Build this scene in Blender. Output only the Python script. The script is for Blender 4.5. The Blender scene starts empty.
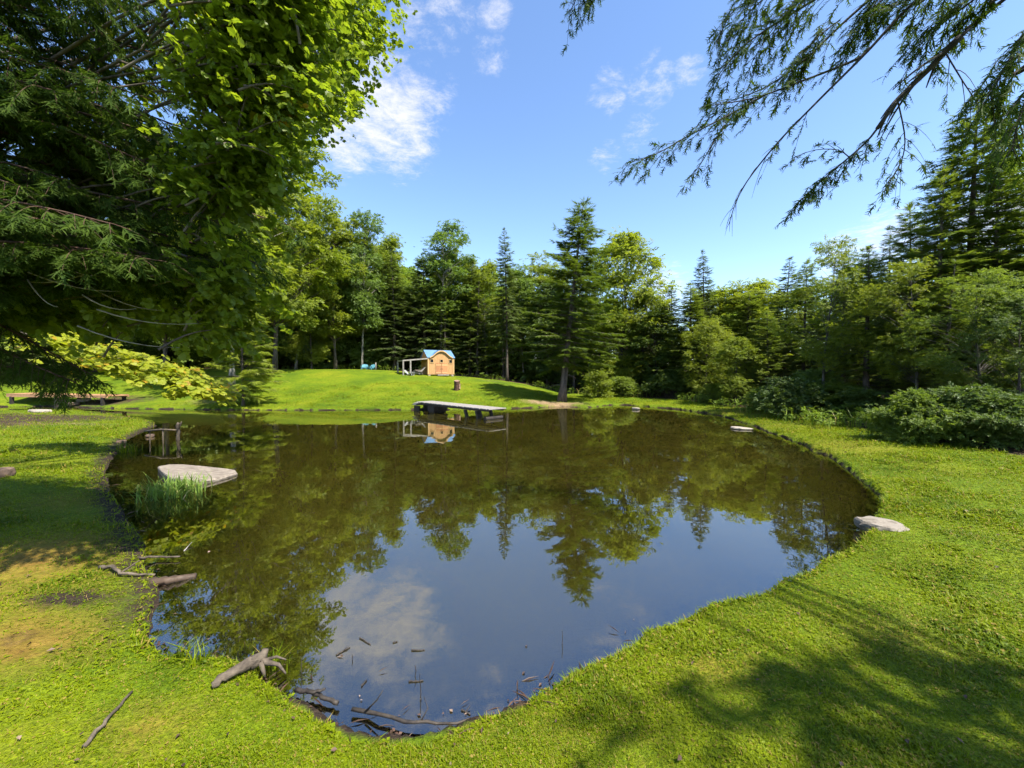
import bpy, math, random
import numpy as np
from mathutils import Vector, Matrix
from mathutils.geometry import delaunay_2d_cdt

scene = bpy.context.scene
COL = scene.collection
R_ = math.radians
rng = np.random.default_rng(7)

# ------------------------------------------------------------------ camera
F_PX, CAM_H, HOR = 400.0, 1.9, 374.0
PITCH = math.atan((384 - HOR) / F_PX)
cam_d = bpy.data.cameras.new('camera')
cam = bpy.data.objects.new('camera', cam_d)
COL.objects.link(cam)
cam_d.sensor_width = 36
cam_d.lens = 36 * F_PX / 1024
cam_d.clip_start, cam_d.clip_end = 0.05, 3000
cam.location = (0, 0, CAM_H)
cam.rotation_euler = (math.pi / 2 - PITCH, 0, 0)
scene.camera = cam
CP, SP = math.cos(PITCH), math.sin(PITCH)


def ray(u, v):
    a, b = (u - 512) / F_PX, (384 - v) / F_PX
    return np.array([a, CP + b * SP, -SP + b * CP])


def at_z(u, v, z=0.0):
    d = ray(u, v)
    t = (z - CAM_H) / d[2]
    return np.array([d[0] * t, d[1] * t, z])


def at_y(u, v, y):
    d = ray(u, v)
    t = y / d[1]
    return np.array([d[0] * t, y, CAM_H + d[2] * t])


def sstep(t):
    t = np.clip(t, 0, 1)
    return t * t * (3 - 2 * t)


# ------------------------------------------------------------------ noise
def _hash(ix, iy, s):
    n = (ix * 374761393 + iy * 668265263 + s * 974634777) & 0x7fffffff
    n = ((n ^ (n >> 13)) * 1274126177) & 0x7fffffff
    return ((n ^ (n >> 16)) & 0xffff) / 65535.0


def vnoise(x, y, s=0):
    x, y = np.asarray(x, float), np.asarray(y, float)
    ix, iy = np.floor(x).astype(np.int64), np.floor(y).astype(np.int64)
    fx, fy = sstep(x - ix), sstep(y - iy)
    a, b = _hash(ix, iy, s), _hash(ix + 1, iy, s)
    c, d = _hash(ix, iy + 1, s), _hash(ix + 1, iy + 1, s)
    return (a * (1 - fx) + b * fx) * (1 - fy) + (c * (1 - fx) + d * fx) * fy


def fbm(x, y, s=0, o=3):
    t, amp, f = 0, 0.5, 1.0
    for k in range(o):
        t = t + amp * vnoise(x * f, y * f, s + k * 17)
        amp *= 0.5
        f *= 2.03
    return t / (1 - 0.5 ** o)


# ------------------------------------------------------------------ shoreline
SHORE_PX = [(40, 406.5), (100, 408.2), (150, 409), (220, 410), (300, 410.3), (400, 410), (470, 409.5), (530, 408), (562, 406.5),
            (585, 408), (615, 405), (650, 407), (690, 411), (720, 416), (752, 426), (785, 438), (815, 451), (840, 464),
            (862, 482), (880, 503), (872, 520), (862, 538), (840, 556), (815, 572), (795, 584), (752, 603),
            (705, 620), (665, 631), (640, 638), (630, 650), (592, 668), (552, 688), (500, 712), (450, 724), (390, 726), (340, 716),
            (300, 697), (268, 676), (235, 664), (205, 662), (172, 654), (152, 640), (148, 620), (156, 596), (160, 578), (152, 560),
            (147, 543), (134, 520), (124, 503), (110, 486), (107, 470), (114, 456), (124, 444), (134, 436),
            (150, 429), (158, 424.5), (146, 420.5), (128, 417.5), (100, 414.5), (60, 412)]
LEFT_IN = [(-33, 20.0), (-48, 21.5), (-48, 23.2), (-33, 22.6)]


def smooth_closed(P, n):
    P = np.asarray(P, float)
    out = []
    N = len(P)
    for i in range(N):
        p0, p1, p2, p3 = P[i - 1], P[i], P[(i + 1) % N], P[(i + 2) % N]
        L = np.linalg.norm(p2 - p1)
        k = max(2, int(L / n(p1)))
        for t in np.arange(k) / k:
            out.append(0.5 * ((2 * p1) + (-p0 + p2) * t + (2 * p0 - 5 * p1 + 4 * p2 - p3) * t * t + (-p0 + 3 * p1 - 3 * p2 + p3) * t ** 3))
    return np.array(out)


shore0 = [at_z(u, v)[:2] for u, v in SHORE_PX] + [np.array(p) for p in LEFT_IN]
SH = smooth_closed(shore0, lambda p: 0.05 + 0.022 * np.hypot(*p))
# small irregular bites in the sod edge
_t = np.roll(SH, -1, 0) - np.roll(SH, 1, 0)
_nrm = np.stack([_t[:, 1], -_t[:, 0]], 1) / (np.linalg.norm(_t, axis=1)[:, None] + 1e-9)
_w = (fbm(SH[:, 0] * 2.6, SH[:, 1] * 2.6, 5) - 0.5) * 0.22 + (fbm(SH[:, 0] * 9, SH[:, 1] * 9, 9, 2) - 0.5) * 0.06
SH = SH + _nrm * _w[:, None]


def poly_sd(poly, P):
    """signed distance, positive outside"""
    P = np.asarray(P, float)
    A, B = poly, np.roll(poly, -1, 0)
    out = np.empty(len(P))
    for s in range(0, len(P), 4000):
        p = P[s:s + 4000]
        ab = B - A
        ap = p[:, None, :] - A[None]
        t = np.clip((ap * ab).sum(2) / ((ab * ab).sum(1) + 1e-12), 0, 1)
        dd = np.sqrt(((ap - t[..., None] * ab) ** 2).sum(2).min(1))
        cy = (A[None, :, 1] > p[:, 1:2]) != (B[None, :, 1] > p[:, 1:2])
        xx = (B[:, 0] - A[:, 0]) * (p[:, 1:2] - A[None, :, 1]) / (B[:, 1] - A[:, 1] + 1e-12) + A[:, 0]
        ins = (cy & (p[:, 0:1] < xx)).sum(1) % 2 == 1
        out[s:s + 4000] = np.where(ins, -dd, dd)
    return out


SHC = SH[::2]
LAWN = np.array([(40, -30), (14, 2), (9.8, 6.6), (9.7, 8.5), (10.0, 11), (10.4, 14), (10.9, 19), (10.2, 24.5), (7.2, 29), (2.5, 33),
                 (-3, 36.2), (-7, 37.6), (-14, 39.0), (-22, 39), (-29, 36.5), (-36, 31), (-42, 26), (-60, 22), (-60, -30)], float)


def ground_z(P, full=True):
    P = np.atleast_2d(np.asarray(P, float))[:, :2]
    x, y = P[:, 0], P[:, 1]
    d = poly_sd(SHC if len(P) > 50 else SH, P)
    nz = (fbm(x * 0.9, y * 0.9, 3) - 0.5) * 0.10 + (fbm(x * 4.5, y * 4.5, 4, 2) - 0.5) * 0.03
    lip = 0.035 + 0.05 * np.maximum(sstep((x + 3) / 6), 1.5 * sstep((y - 16.5) / 3))          # low mud bank on the left, cut sod on the right
    lip = lip * (0.75 + 0.5 * vnoise(x * 1.7, y * 1.7, 8))
    z = -0.03 + (lip + 0.03) * sstep(d / 0.05) + 0.28 * (1 - np.exp(-np.maximum(d, 0) / 3.2)) + nz * sstep(d / 0.8)
    zu = -0.03 - 0.75 * sstep(-d / 2.6) - 0.12 * sstep(-d / 0.25) + nz * 0.6
    z = np.where(d < 0, zu, z)
    hx = np.interp(x, [-60, -40, -25, -12, -7, -3.2, -1, 1, 4, 8, 14], [2.4, 2.35, 2.28, 2.2, 1.78, 1.48, 1.28, 0.95, 0.36, 0.32, 0.4])
    t = sstep((y - 21.6) / 12.5)
    z = z + (hx - 0.32) * t * sstep((d + 0.2) / 1.5)
    dl = poly_sd(LAWN, P)
    z = z + 0.5 * sstep(dl / 12) + 0.012 * np.maximum(dl - 4, 0) * (y > 0)
    return z, d, dl


def gz(x, y):
    return float(ground_z([(x, y)])[0][0])


def at_g(u, v):
    d = ray(u, v)
    ts = np.geomspace(1.0, 120, 900)
    P = np.stack([d[0] * ts, d[1] * ts], 1)
    z = np.maximum(ground_z(P)[0], 0.0)
    below = np.nonzero(CAM_H + d[2] * ts <= z)[0]
    i = below[0] if len(below) else -1
    return np.array([P[i, 0], P[i, 1], z[i]])


# ------------------------------------------------------------------ mesh builder
class MB:
    def __init__(self):
        self.v, self.f, self.m, self.n = [], [], [], 0

    def add(self, v, faces, mat=0):
        v = np.asarray(v, np.float64).reshape(-1, 3)
        for fa in faces if isinstance(faces, list) and len(faces) and isinstance(faces[0], np.ndarray) else [np.asarray(faces)]:
            if len(fa):
                self.f.append(fa.astype(np.int64) + self.n)
                self.m.append(np.full(len(fa), mat, np.int32))
        self.v.append(v)
        self.n += len(v)

    def tube(self, pts, rad, sides=6, mat=0, cap=True):
        pts = np.asarray(pts, float)
        rad = np.broadcast_to(np.asarray(rad, float), (len(pts),))
        tn = np.gradient(pts, axis=0)
        tn /= np.linalg.norm(tn, axis=1)[:, None] + 1e-9
        up = np.array([0.13, 0.29, 0.95]) if abs(tn[0][2]) < 0.9 else np.array([1.0, 0.1, 0.0])
        a = np.cross(tn, up)
        a /= np.linalg.norm(a, axis=1)[:, None] + 1e-9
        b = np.cross(tn, a)
        ang = np.arange(sides) / sides * 2 * math.pi
        v = pts[:, None] + rad[:, None, None] * (a[:, None] * np.cos(ang)[None, :, None] + b[:, None] * np.sin(ang)[None, :, None])
        k = len(pts)
        i = (np.arange(k - 1)[:, None] * sides + np.arange(sides)[None]).ravel()
        j = (np.arange(k - 1)[:, None] * sides + (np.arange(sides)[None] + 1) % sides).ravel()
        fs = [np.stack([i, j, j + sides, i + sides], 1)]
        if cap:
            c = np.stack([np.arange(sides), ]).reshape(1, -1)
            fs += [c[:, ::-1].copy(), c + (k - 1) * sides]
        self.add(v.reshape(-1, 3), fs, mat)

    def box(self, c, s, rot=None, mat=0, taper=1.0):
        x, y, z = np.array(s) / 2.0
        v = np.array([(-x, -y, -z), (x, -y, -z), (x, y, -z), (-x, y, -z), (-x * taper, -y * taper, z), (x * taper, -y * taper, z), (x * taper, y * taper, z), (-x * taper, y * taper, z)])
        if rot is not None:
            v = v @ np.array(rot).T
        self.add(v + np.array(c), np.array([(3, 2, 1, 0), (4, 5, 6, 7), (0, 1, 5, 4), (1, 2, 6, 5), (2, 3, 7, 6), (3, 0, 4, 7)]), mat)

    def prism(self, poly, a, b, mat=0):
        """poly (k,3) extruded by vector from a to b offsets"""
        p = np.asarray(poly, float)
        k = len(p)
        v = np.concatenate([p + np.array(a), p + np.array(b)])
        i = np.arange(k)
        self.add(v, [i[::-1].reshape(1, -1).copy(), (i + k).reshape(1, -1), np.stack([i, (i + 1) % k, (i + 1) % k + k, i + k], 1)], mat)

    def scatter(self, tmpl, P, X, N, S, mat=0):
        tv, tf = tmpl
        P, X, N = (np.asarray(a, float).reshape(-1, 3) for a in (P, X, N))
        if len(P) == 0:
            return
        S = np.broadcast_to(np.asarray(S, float).reshape(-1), (len(P),))
        x = X / (np.linalg.norm(X, axis=1)[:, None] + 1e-9)
        y = np.cross(N, x)
        y /= np.linalg.norm(y, axis=1)[:, None] + 1e-9
        z = np.cross(x, y)
        Rm = np.stack([x, y, z], 2)
        v = np.einsum('nij,kj->nki', Rm, tv) * S[:, None, None] + P[:, None, :]
        K = len(tv)
        off = (np.arange(len(P)) * K)[:, None, None]
        fs = [(f[None] + off).reshape(-1, f.shape[1]) for f in tf]
        self.add(v.reshape(-1, 3), fs, mat)

    def mesh(self, name, mats, smooth=False):
        me = bpy.data.meshes.new(name)
        v = np.concatenate(self.v)
        me.vertices.add(len(v))
        me.vertices.foreach_set('co', v.astype(np.float32).ravel())
        tot = sum(f.size for f in self.f)
        me.loops.add(tot)
        me.loops.foreach_set('vertex_index', np.concatenate([f.ravel() for f in self.f]).astype(np.int32))
        sizes = np.concatenate([np.full(len(f), f.shape[1], np.int32) for f in self.f])
        me.polygons.add(len(sizes))
        starts = np.concatenate([[0], np.cumsum(sizes)[:-1]]).astype(np.int32)
        me.polygons.foreach_set('loop_start', starts)
        for m in mats if isinstance(mats, (list, tuple)) else [mats]:
            me.materials.append(m)
        me.polygons.foreach_set('material_index', np.concatenate(self.m))
        me.polygons.foreach_set('use_smooth', np.full(len(sizes), bool(smooth)))
        me.update(calc_edges=True)
        return me

    def build(self, name, mats, parent=None, smooth=False):
        o = bpy.data.objects.new(name, self.mesh(name, mats, smooth))
        COL.objects.link(o)
        if parent is not None:
            o.parent = parent
        return o


def tag(o, label=None, cat=None, group=None, kind=None):
    if label: o['label'] = label
    if cat: o['category'] = cat
    if group: o['group'] = group
    if kind: o['kind'] = kind
    return o


def empty(name, loc, rz=0.0):
    o = bpy.data.objects.new(name, None)
    COL.objects.link(o)
    o.location = [float(c) for c in loc]
    o.rotation_euler = (0, 0, rz)
    o.empty_display_size = 0.2
    return o


# ------------------------------------------------------------------ materials
def mat_new(name):
    m = bpy.data.materials.new(name)
    m.use_nodes = True
    nt = m.node_tree
    nt.nodes.clear()
    return m, nt, nt.nodes, nt.links


def N(nt, t, **kw):
    n = nt.nodes.new(t)
    for k, v in kw.items():
        if k in n.inputs:
            n.inputs[k].default_value = v
        else:
            setattr(n, k, v)
    return n


def ramp(nt, stops):
    n = nt.nodes.new('ShaderNodeValToRGB')
    el = n.color_ramp.elements
    while len(el) < len(stops):
        el.new(0.5)
    for e, (p, c) in zip(el, stops):
        e.position = p
        e.color = (*c, 1) if len(c) == 3 else c
    return n


def mixc(nt, fac, a, b, mode='MIX'):
    n = nt.nodes.new('ShaderNodeMix')
    n.data_type = 'RGBA'
    n.blend_type = mode
    for s, val in ((n.inputs[0], fac), (n.inputs[6], a), (n.inputs[7], b)):
        if isinstance(val, bpy.types.NodeSocket):
            nt.links.new(val, s)
        elif isinstance(val, (int, float)):
            s.default_value = val
        else:
            s.default_value = (*val, 1)
    return n.outputs[2]


def leaf_mat(name, ca, cb, cc=None, trans=0.4, rough=0.5, hue_obj=0.25, pc=0.1, spec=0.3, nsc=0.8, ngain=1.0):
    """leaf: two greens mixed per leaf, per tree and over a metre or so, a few odd leaves of a third colour; light passes through"""
    m, nt, nd, lk = mat_new(name)
    geo = N(nt, 'ShaderNodeNewGeometry')
    oi = N(nt, 'ShaderNodeObjectInfo')
    tc = N(nt, 'ShaderNodeTexCoord')
    nz = N(nt, 'ShaderNodeTexNoise', Scale=nsc, Detail=3.0)
    lk.new(tc.outputs['Object'], nz.inputs['Vector'])
    ng = N(nt, 'ShaderNodeMath', operation='MULTIPLY_ADD'); lk.new(nz.outputs['Fac'], ng.inputs[0]); ng.inputs[1].default_value = ngain; ng.inputs[2].default_value = 0.5 - 0.5 * ngain
    ma = N(nt, 'ShaderNodeMath', operation='MULTIPLY_ADD')
    lk.new(geo.outputs['Random Per Island'], ma.inputs[0]); ma.inputs[1].default_value = 0.75; ma.inputs[2].default_value = -0.25
    mb = N(nt, 'ShaderNodeMath', operation='MULTIPLY_ADD')
    lk.new(oi.outputs['Random'], mb.inputs[0]); mb.inputs[1].default_value = hue_obj * 2; mb.inputs[2].default_value = -hue_obj
    s1 = N(nt, 'ShaderNodeMath', operation='ADD'); lk.new(ma.outputs[0], s1.inputs[0]); lk.new(mb.outputs[0], s1.inputs[1])
    s2 = N(nt, 'ShaderNodeMath', operation='ADD', use_clamp=True); lk.new(s1.outputs[0], s2.inputs[0]); lk.new(ng.outputs[0], s2.inputs[1])
    c = mixc(nt, s2.outputs[0], ca, cb)
    if cc:
        fr = N(nt, 'ShaderNodeMath', operation='MULTIPLY'); lk.new(geo.outputs['Random Per Island'], fr.inputs[0]); fr.inputs[1].default_value = 37.31
        f2 = N(nt, 'ShaderNodeMath', operation='FRACT'); lk.new(fr.outputs[0], f2.inputs[0])
        lt = N(nt, 'ShaderNodeMath', operation='LESS_THAN'); lk.new(f2.outputs[0], lt.inputs[0]); lt.inputs[1].default_value = pc
        c = mixc(nt, lt.outputs[0], c, cc)
    p = N(nt, 'ShaderNodeBsdfPrincipled', Roughness=rough)
    p.inputs['Specular IOR Level'].default_value = spec
    lk.new(c, p.inputs['Base Color'])
    tr = N(nt, 'ShaderNodeBsdfTranslucent')
    tcol = mixc(nt, 1.0, c, (1.55, 1.55, 0.75), 'MULTIPLY')
    lk.new(tcol, tr.inputs['Color'])
    mx = N(nt, 'ShaderNodeMixShader'); mx.inputs[0].default_value = trans
    lk.new(p.outputs[0], mx.inputs[1]); lk.new(tr.outputs[0], mx.inputs[2])
    o = N(nt, 'ShaderNodeOutputMaterial'); lk.new(mx.outputs[0], o.inputs['Surface'])
    return m


def rough_mat(name, ca, cb, scale=6.0, rough=0.85, bump=0.4, stretch=(1, 1, 1), cc=None, spec=0.3):
    m, nt, nd, lk = mat_new(name)
    tc = N(nt, 'ShaderNodeTexCoord')
    mp = N(nt, 'ShaderNodeMapping'); mp.inputs['Scale'].default_value = stretch
    lk.new(tc.outputs['Object'], mp.inputs['Vector'])
    nz = N(nt, 'ShaderNodeTexNoise', Scale=scale, Detail=5.0, Roughness=0.65)
    lk.new(mp.outputs[0], nz.inputs['Vector'])
    rp = ramp(nt, [(0.33, ca), (0.66, cb)] if not cc else [(0.3, ca), (0.52, cb), (0.72, cc)])
    lk.new(nz.outputs['Fac'], rp.inputs[0])
    oi = N(nt, 'ShaderNodeObjectInfo')
    mr = N(nt, 'ShaderNodeMapRange'); lk.new(oi.outputs['Random'], mr.inputs[0]); mr.inputs[3].default_value = 0.8; mr.inputs[4].default_value = 1.2
    cmb = N(nt, 'ShaderNodeCombineColor')
    for k in range(3): lk.new(mr.outputs[0], cmb.inputs[k])
    c = mixc(nt, 1.0, rp.outputs[0], cmb.outputs[0], 'MULTIPLY')
    p = N(nt, 'ShaderNodeBsdfPrincipled', Roughness=rough)
    p.inputs['Specular IOR Level'].default_value = spec
    lk.new(c, p.inputs['Base Color'])
    bp = N(nt, 'ShaderNodeBump', Strength=bump, Distance=0.02)
    lk.new(nz.outputs['Fac'], bp.inputs['Height']); lk.new(bp.outputs[0], p.inputs['Normal'])
    o = N(nt, 'ShaderNodeOutputMaterial'); lk.new(p.outputs[0], o.inputs['Surface'])
    return m


M = {}
M['bark'] = rough_mat('bark', (0.035, 0.027, 0.021), (0.13, 0.105, 0.085), 9, bump=0.8, stretch=(1, 1, 0.25))
M['bark_pale'] = rough_mat('pale_bark', (0.10, 0.09, 0.075), (0.36, 0.33, 0.28), 7, bump=0.5, stretch=(1, 1, 0.4))
M['bark_grey'] = rough_mat('grey_bark', (0.05, 0.044, 0.036), (0.17, 0.155, 0.13), 8, bump=0.6, stretch=(1, 1, 0.3))
M['bark_dark'] = rough_mat('dark_bark', (0.016, 0.013, 0.011), (0.06, 0.05, 0.042), 9, bump=0.8, stretch=(1, 1, 0.3))
M['bark_red'] = rough_mat('reddish_bark', (0.03, 0.017, 0.011), (0.12, 0.065, 0.042), 9, bump=0.8, stretch=(1, 1, 0.3))
M['deadwood'] = rough_mat('dead_twig', (0.16, 0.14, 0.12), (0.34, 0.31, 0.27), 8, stretch=(1, 1, 1))
M['leaf'] = leaf_mat('broad_leaf', (0.082, 0.132, 0.020), (0.168, 0.218, 0.032), trans=0.48)
M['leaf_pale'] = leaf_mat('pale_leaf', (0.085, 0.145, 0.030), (0.16, 0.225, 0.042), trans=0.45)
M['leaf_lime'] = leaf_mat('lime_leaf', (0.125, 0.175, 0.018), (0.215, 0.25, 0.026), trans=0.48)
M['leaf_dark'] = leaf_mat('dark_leaf', (0.05, 0.085, 0.017), (0.095, 0.138, 0.025), trans=0.4)
M['maple'] = leaf_mat('maple_leaf', (0.085, 0.142, 0.012), (0.185, 0.235, 0.017), trans=0.55, rough=0.45)
M['maple_yellow'] = leaf_mat('yellowing_maple_leaf', (0.14, 0.22, 0.015), (0.29, 0.31, 0.02), (0.40, 0.26, 0.02), trans=0.5, pc=0.06)
M['maple_turn'] = leaf_mat('turning_maple_leaf', (0.36, 0.36, 0.025), (0.5, 0.42, 0.03), (0.5, 0.28, 0.025), trans=0.5, pc=0.2)
M['needle'] = leaf_mat('spruce_needle', (0.045, 0.075, 0.02), (0.10, 0.138, 0.03), trans=0.35, rough=0.55)
M['needle_light'] = leaf_mat('light_needle', (0.08, 0.13, 0.02), (0.155, 0.20, 0.03), trans=0.4, rough=0.55)
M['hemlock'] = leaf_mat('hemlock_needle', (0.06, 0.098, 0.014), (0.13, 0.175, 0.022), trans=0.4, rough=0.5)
M['hemlock_shade'] = leaf_mat('shaded_hemlock_needle', (0.026, 0.052, 0.009), (0.066, 0.105, 0.013), trans=0.35, rough=0.6, spec=0.08)  # hemlock needles darkened for backlit boughs; the shade is in the colour
M['grass'] = leaf_mat('grass_blade', (0.055, 0.098, 0.002), (0.175, 0.218, 0.003), (0.26, 0.19, 0.045), trans=0.35, spec=0.15, hue_obj=0.0, pc=0.09, nsc=1.7, ngain=2.4)
M['weeds'] = leaf_mat('weed_leaf', (0.10, 0.17, 0.018), (0.19, 0.25, 0.03), (0.30, 0.24, 0.07), trans=0.35, pc=0.12)
M['sedge'] = leaf_mat('sedge_blade', (0.085, 0.16, 0.018), (0.17, 0.25, 0.045), (0.36, 0.32, 0.14), trans=0.3, pc=0.07, spec=0.15)
M['fern'] = leaf_mat('fern_leaf', (0.07, 0.13, 0.018), (0.15, 0.21, 0.03), trans=0.4, spec=0.15)
M['stone'] = rough_mat('grey_stone', (0.10, 0.085, 0.065), (0.27, 0.235, 0.19), 5.5, bump=1.0, cc=(0.20, 0.18, 0.15), spec=0.1)
M['stone_pale'] = rough_mat('pale_layered_stone', (0.15, 0.125, 0.10), (0.31, 0.265, 0.215), 6, bump=0.9, stretch=(1, 2.5, 3), spec=0.1)
M['stone_brown'] = rough_mat('brown_stone', (0.05, 0.032, 0.022), (0.17, 0.115, 0.08), 6, bump=0.6)
M['drift'] = rough_mat('driftwood', (0.028, 0.021, 0.015), (0.12, 0.095, 0.068), 9, bump=1.0, stretch=(1, 1, 1))
M['stick_dark'] = rough_mat('wet_stick', (0.012, 0.010, 0.009), (0.05, 0.04, 0.03), 14, rough=0.6)
M['mud'] = rough_mat('wet_mud', (0.03, 0.02, 0.013), (0.09, 0.06, 0.04), 9, rough=0.6)


def plank_mat(name, ca, cb, scale=(1, 1, 1), rough=0.7):
    return rough_mat(name, ca, cb, 5, rough=rough, bump=0.15, stretch=scale)


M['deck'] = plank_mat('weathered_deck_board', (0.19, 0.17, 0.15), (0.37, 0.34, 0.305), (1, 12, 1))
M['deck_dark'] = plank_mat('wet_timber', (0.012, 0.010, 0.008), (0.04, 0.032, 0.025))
M['pine_board'] = plank_mat('honey_pine_board', (0.36, 0.20, 0.08), (0.50, 0.29, 0.125), (6, 6, 0.7))
M['pine_trim'] = plank_mat('pale_pine_trim', (0.44, 0.27, 0.12), (0.56, 0.36, 0.16), (6, 6, 0.7))
M['pine_red'] = plank_mat('reddish_door_board', (0.31, 0.14, 0.06), (0.42, 0.20, 0.085), (6, 6, 0.7))
M['bridge_board'] = plank_mat('tan_bridge_board', (0.27, 0.14, 0.065), (0.42, 0.24, 0.12), (1, 1, 1))
M['blue_roof'] = rough_mat('blue_metal_roof', (0.065, 0.135, 0.225), (0.09, 0.175, 0.285), 3, rough=0.4, bump=0.05, spec=0.5)
M['glass_dark'] = rough_mat('dark_pane', (0.008, 0.009, 0.010), (0.02, 0.022, 0.025), 3, rough=0.15, bump=0.0, spec=0.5)
M['grey_wood'] = plank_mat('grey_timber', (0.15, 0.135, 0.115), (0.26, 0.24, 0.21))
M['turquoise'] = rough_mat('turquoise_plastic', (0.06, 0.19, 0.24), (0.09, 0.25, 0.30), 3, rough=0.5, bump=0.0)
M['white_paint'] = rough_mat('white_weathered_paint', (0.22, 0.23, 0.22), (0.36, 0.37, 0.36), 5, rough=0.6, bump=0.05)
M['stump_side'] = rough_mat('dark_stump_bark', (0.03, 0.015, 0.010), (0.11, 0.055, 0.035), 7, bump=0.8)
M['stump_cut_lit'] = rough_mat('cut_and_sunlit_wood', (0.12, 0.07, 0.05), (0.26, 0.17, 0.12), 7)


def ground_material():
    m, nt, nd, lk = mat_new('lawn_ground')
    geo = N(nt, 'ShaderNodeNewGeometry')

    def noise(s, d=4.0, r=0.6):
        n = N(nt, 'ShaderNodeTexNoise', Scale=s, Detail=d, Roughness=r)
        lk.new(geo.outputs['Position'], n.inputs['Vector'])
        return n.outputs['Fac']

    def attr(n):
        a = N(nt, 'ShaderNodeAttribute', attribute_name=n)
        return a.outputs['Fac']
    n1, n2, n3 = noise(0.45, 3), noise(7.0, 5, 0.7), noise(38.0, 3, 0.7)
    r1 = ramp(nt, [(0.34, (0.066, 0.120, 0.003)), (0.5, (0.110, 0.168, 0.003)), (0.66, (0.160, 0.195, 0.006))]); lk.new(n1, r1.inputs[0])
    r2 = ramp(nt, [(0.3, (0.55, 0.62, 0.6)), (0.62, (1.15, 1.1, 1.0))]); lk.new(n2, r2.inputs[0])
    r3 = ramp(nt, [(0.34, (0.38, 0.42, 0.4)), (0.66, (1.25, 1.2, 1.1))]); lk.new(n3, r3.inputs[0])
    c = mixc(nt, 0.8, r1.outputs[0], r2.outputs[0], 'MULTIPLY')
    c = mixc(nt, 0.8, c, r3.outputs[0], 'MULTIPLY')

    def masked(c, a, col_a, col_b, s, hard=0.35):
        nn = noise(s, 5, 0.7)
        rr = ramp(nt, [(0.3, col_a), (0.68, col_b)]); lk.new(nn, rr.inputs[0])
        nb = noise(s * 0.6, 4, 0.7)
        ad = N(nt, 'ShaderNodeMath', operation='ADD'); lk.new(attr(a), ad.inputs[0]); lk.new(nb, ad.inputs[1])
        mr = N(nt, 'ShaderNodeMapRange'); lk.new(ad.outputs[0], mr.inputs[0])
        mr.inputs[1].default_value = 1.0 - hard * 0.5; mr.inputs[2].default_value = 1.0 + hard * 0.5
        return mixc(nt, mr.outputs[0], c, rr.outputs[0])
    c = masked(c, 'dry', (0.10, 0.060, 0.008), (0.25, 0.155, 0.03), 13, 0.95)
    c = masked(c, 'litter', (0.020, 0.014, 0.008), (0.075, 0.05, 0.028), 6)
    c = masked(c, 'soil', (0.010, 0.007, 0.005), (0.050, 0.034, 0.023), 13)
    c = masked(c, 'tan', (0.14, 0.095, 0.048), (0.27, 0.19, 0.105), 8, 0.6)
    p = N(nt, 'ShaderNodeBsdfPrincipled', Roughness=0.9)
    p.inputs['Specular IOR Level'].default_value = 0.15
    lk.new(c, p.inputs['Base Color'])
    ad = N(nt, 'ShaderNodeMath', operation='ADD'); lk.new(n2, ad.inputs[0]); lk.new(n3, ad.inputs[1])
    bp = N(nt, 'ShaderNodeBump', Strength=0.7, Distance=0.05); lk.new(ad.outputs[0], bp.inputs['Height']); lk.new(bp.outputs[0], p.inputs['Normal'])
    o = N(nt, 'ShaderNodeOutputMaterial'); lk.new(p.outputs[0], o.inputs['Surface'])
    return m


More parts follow.
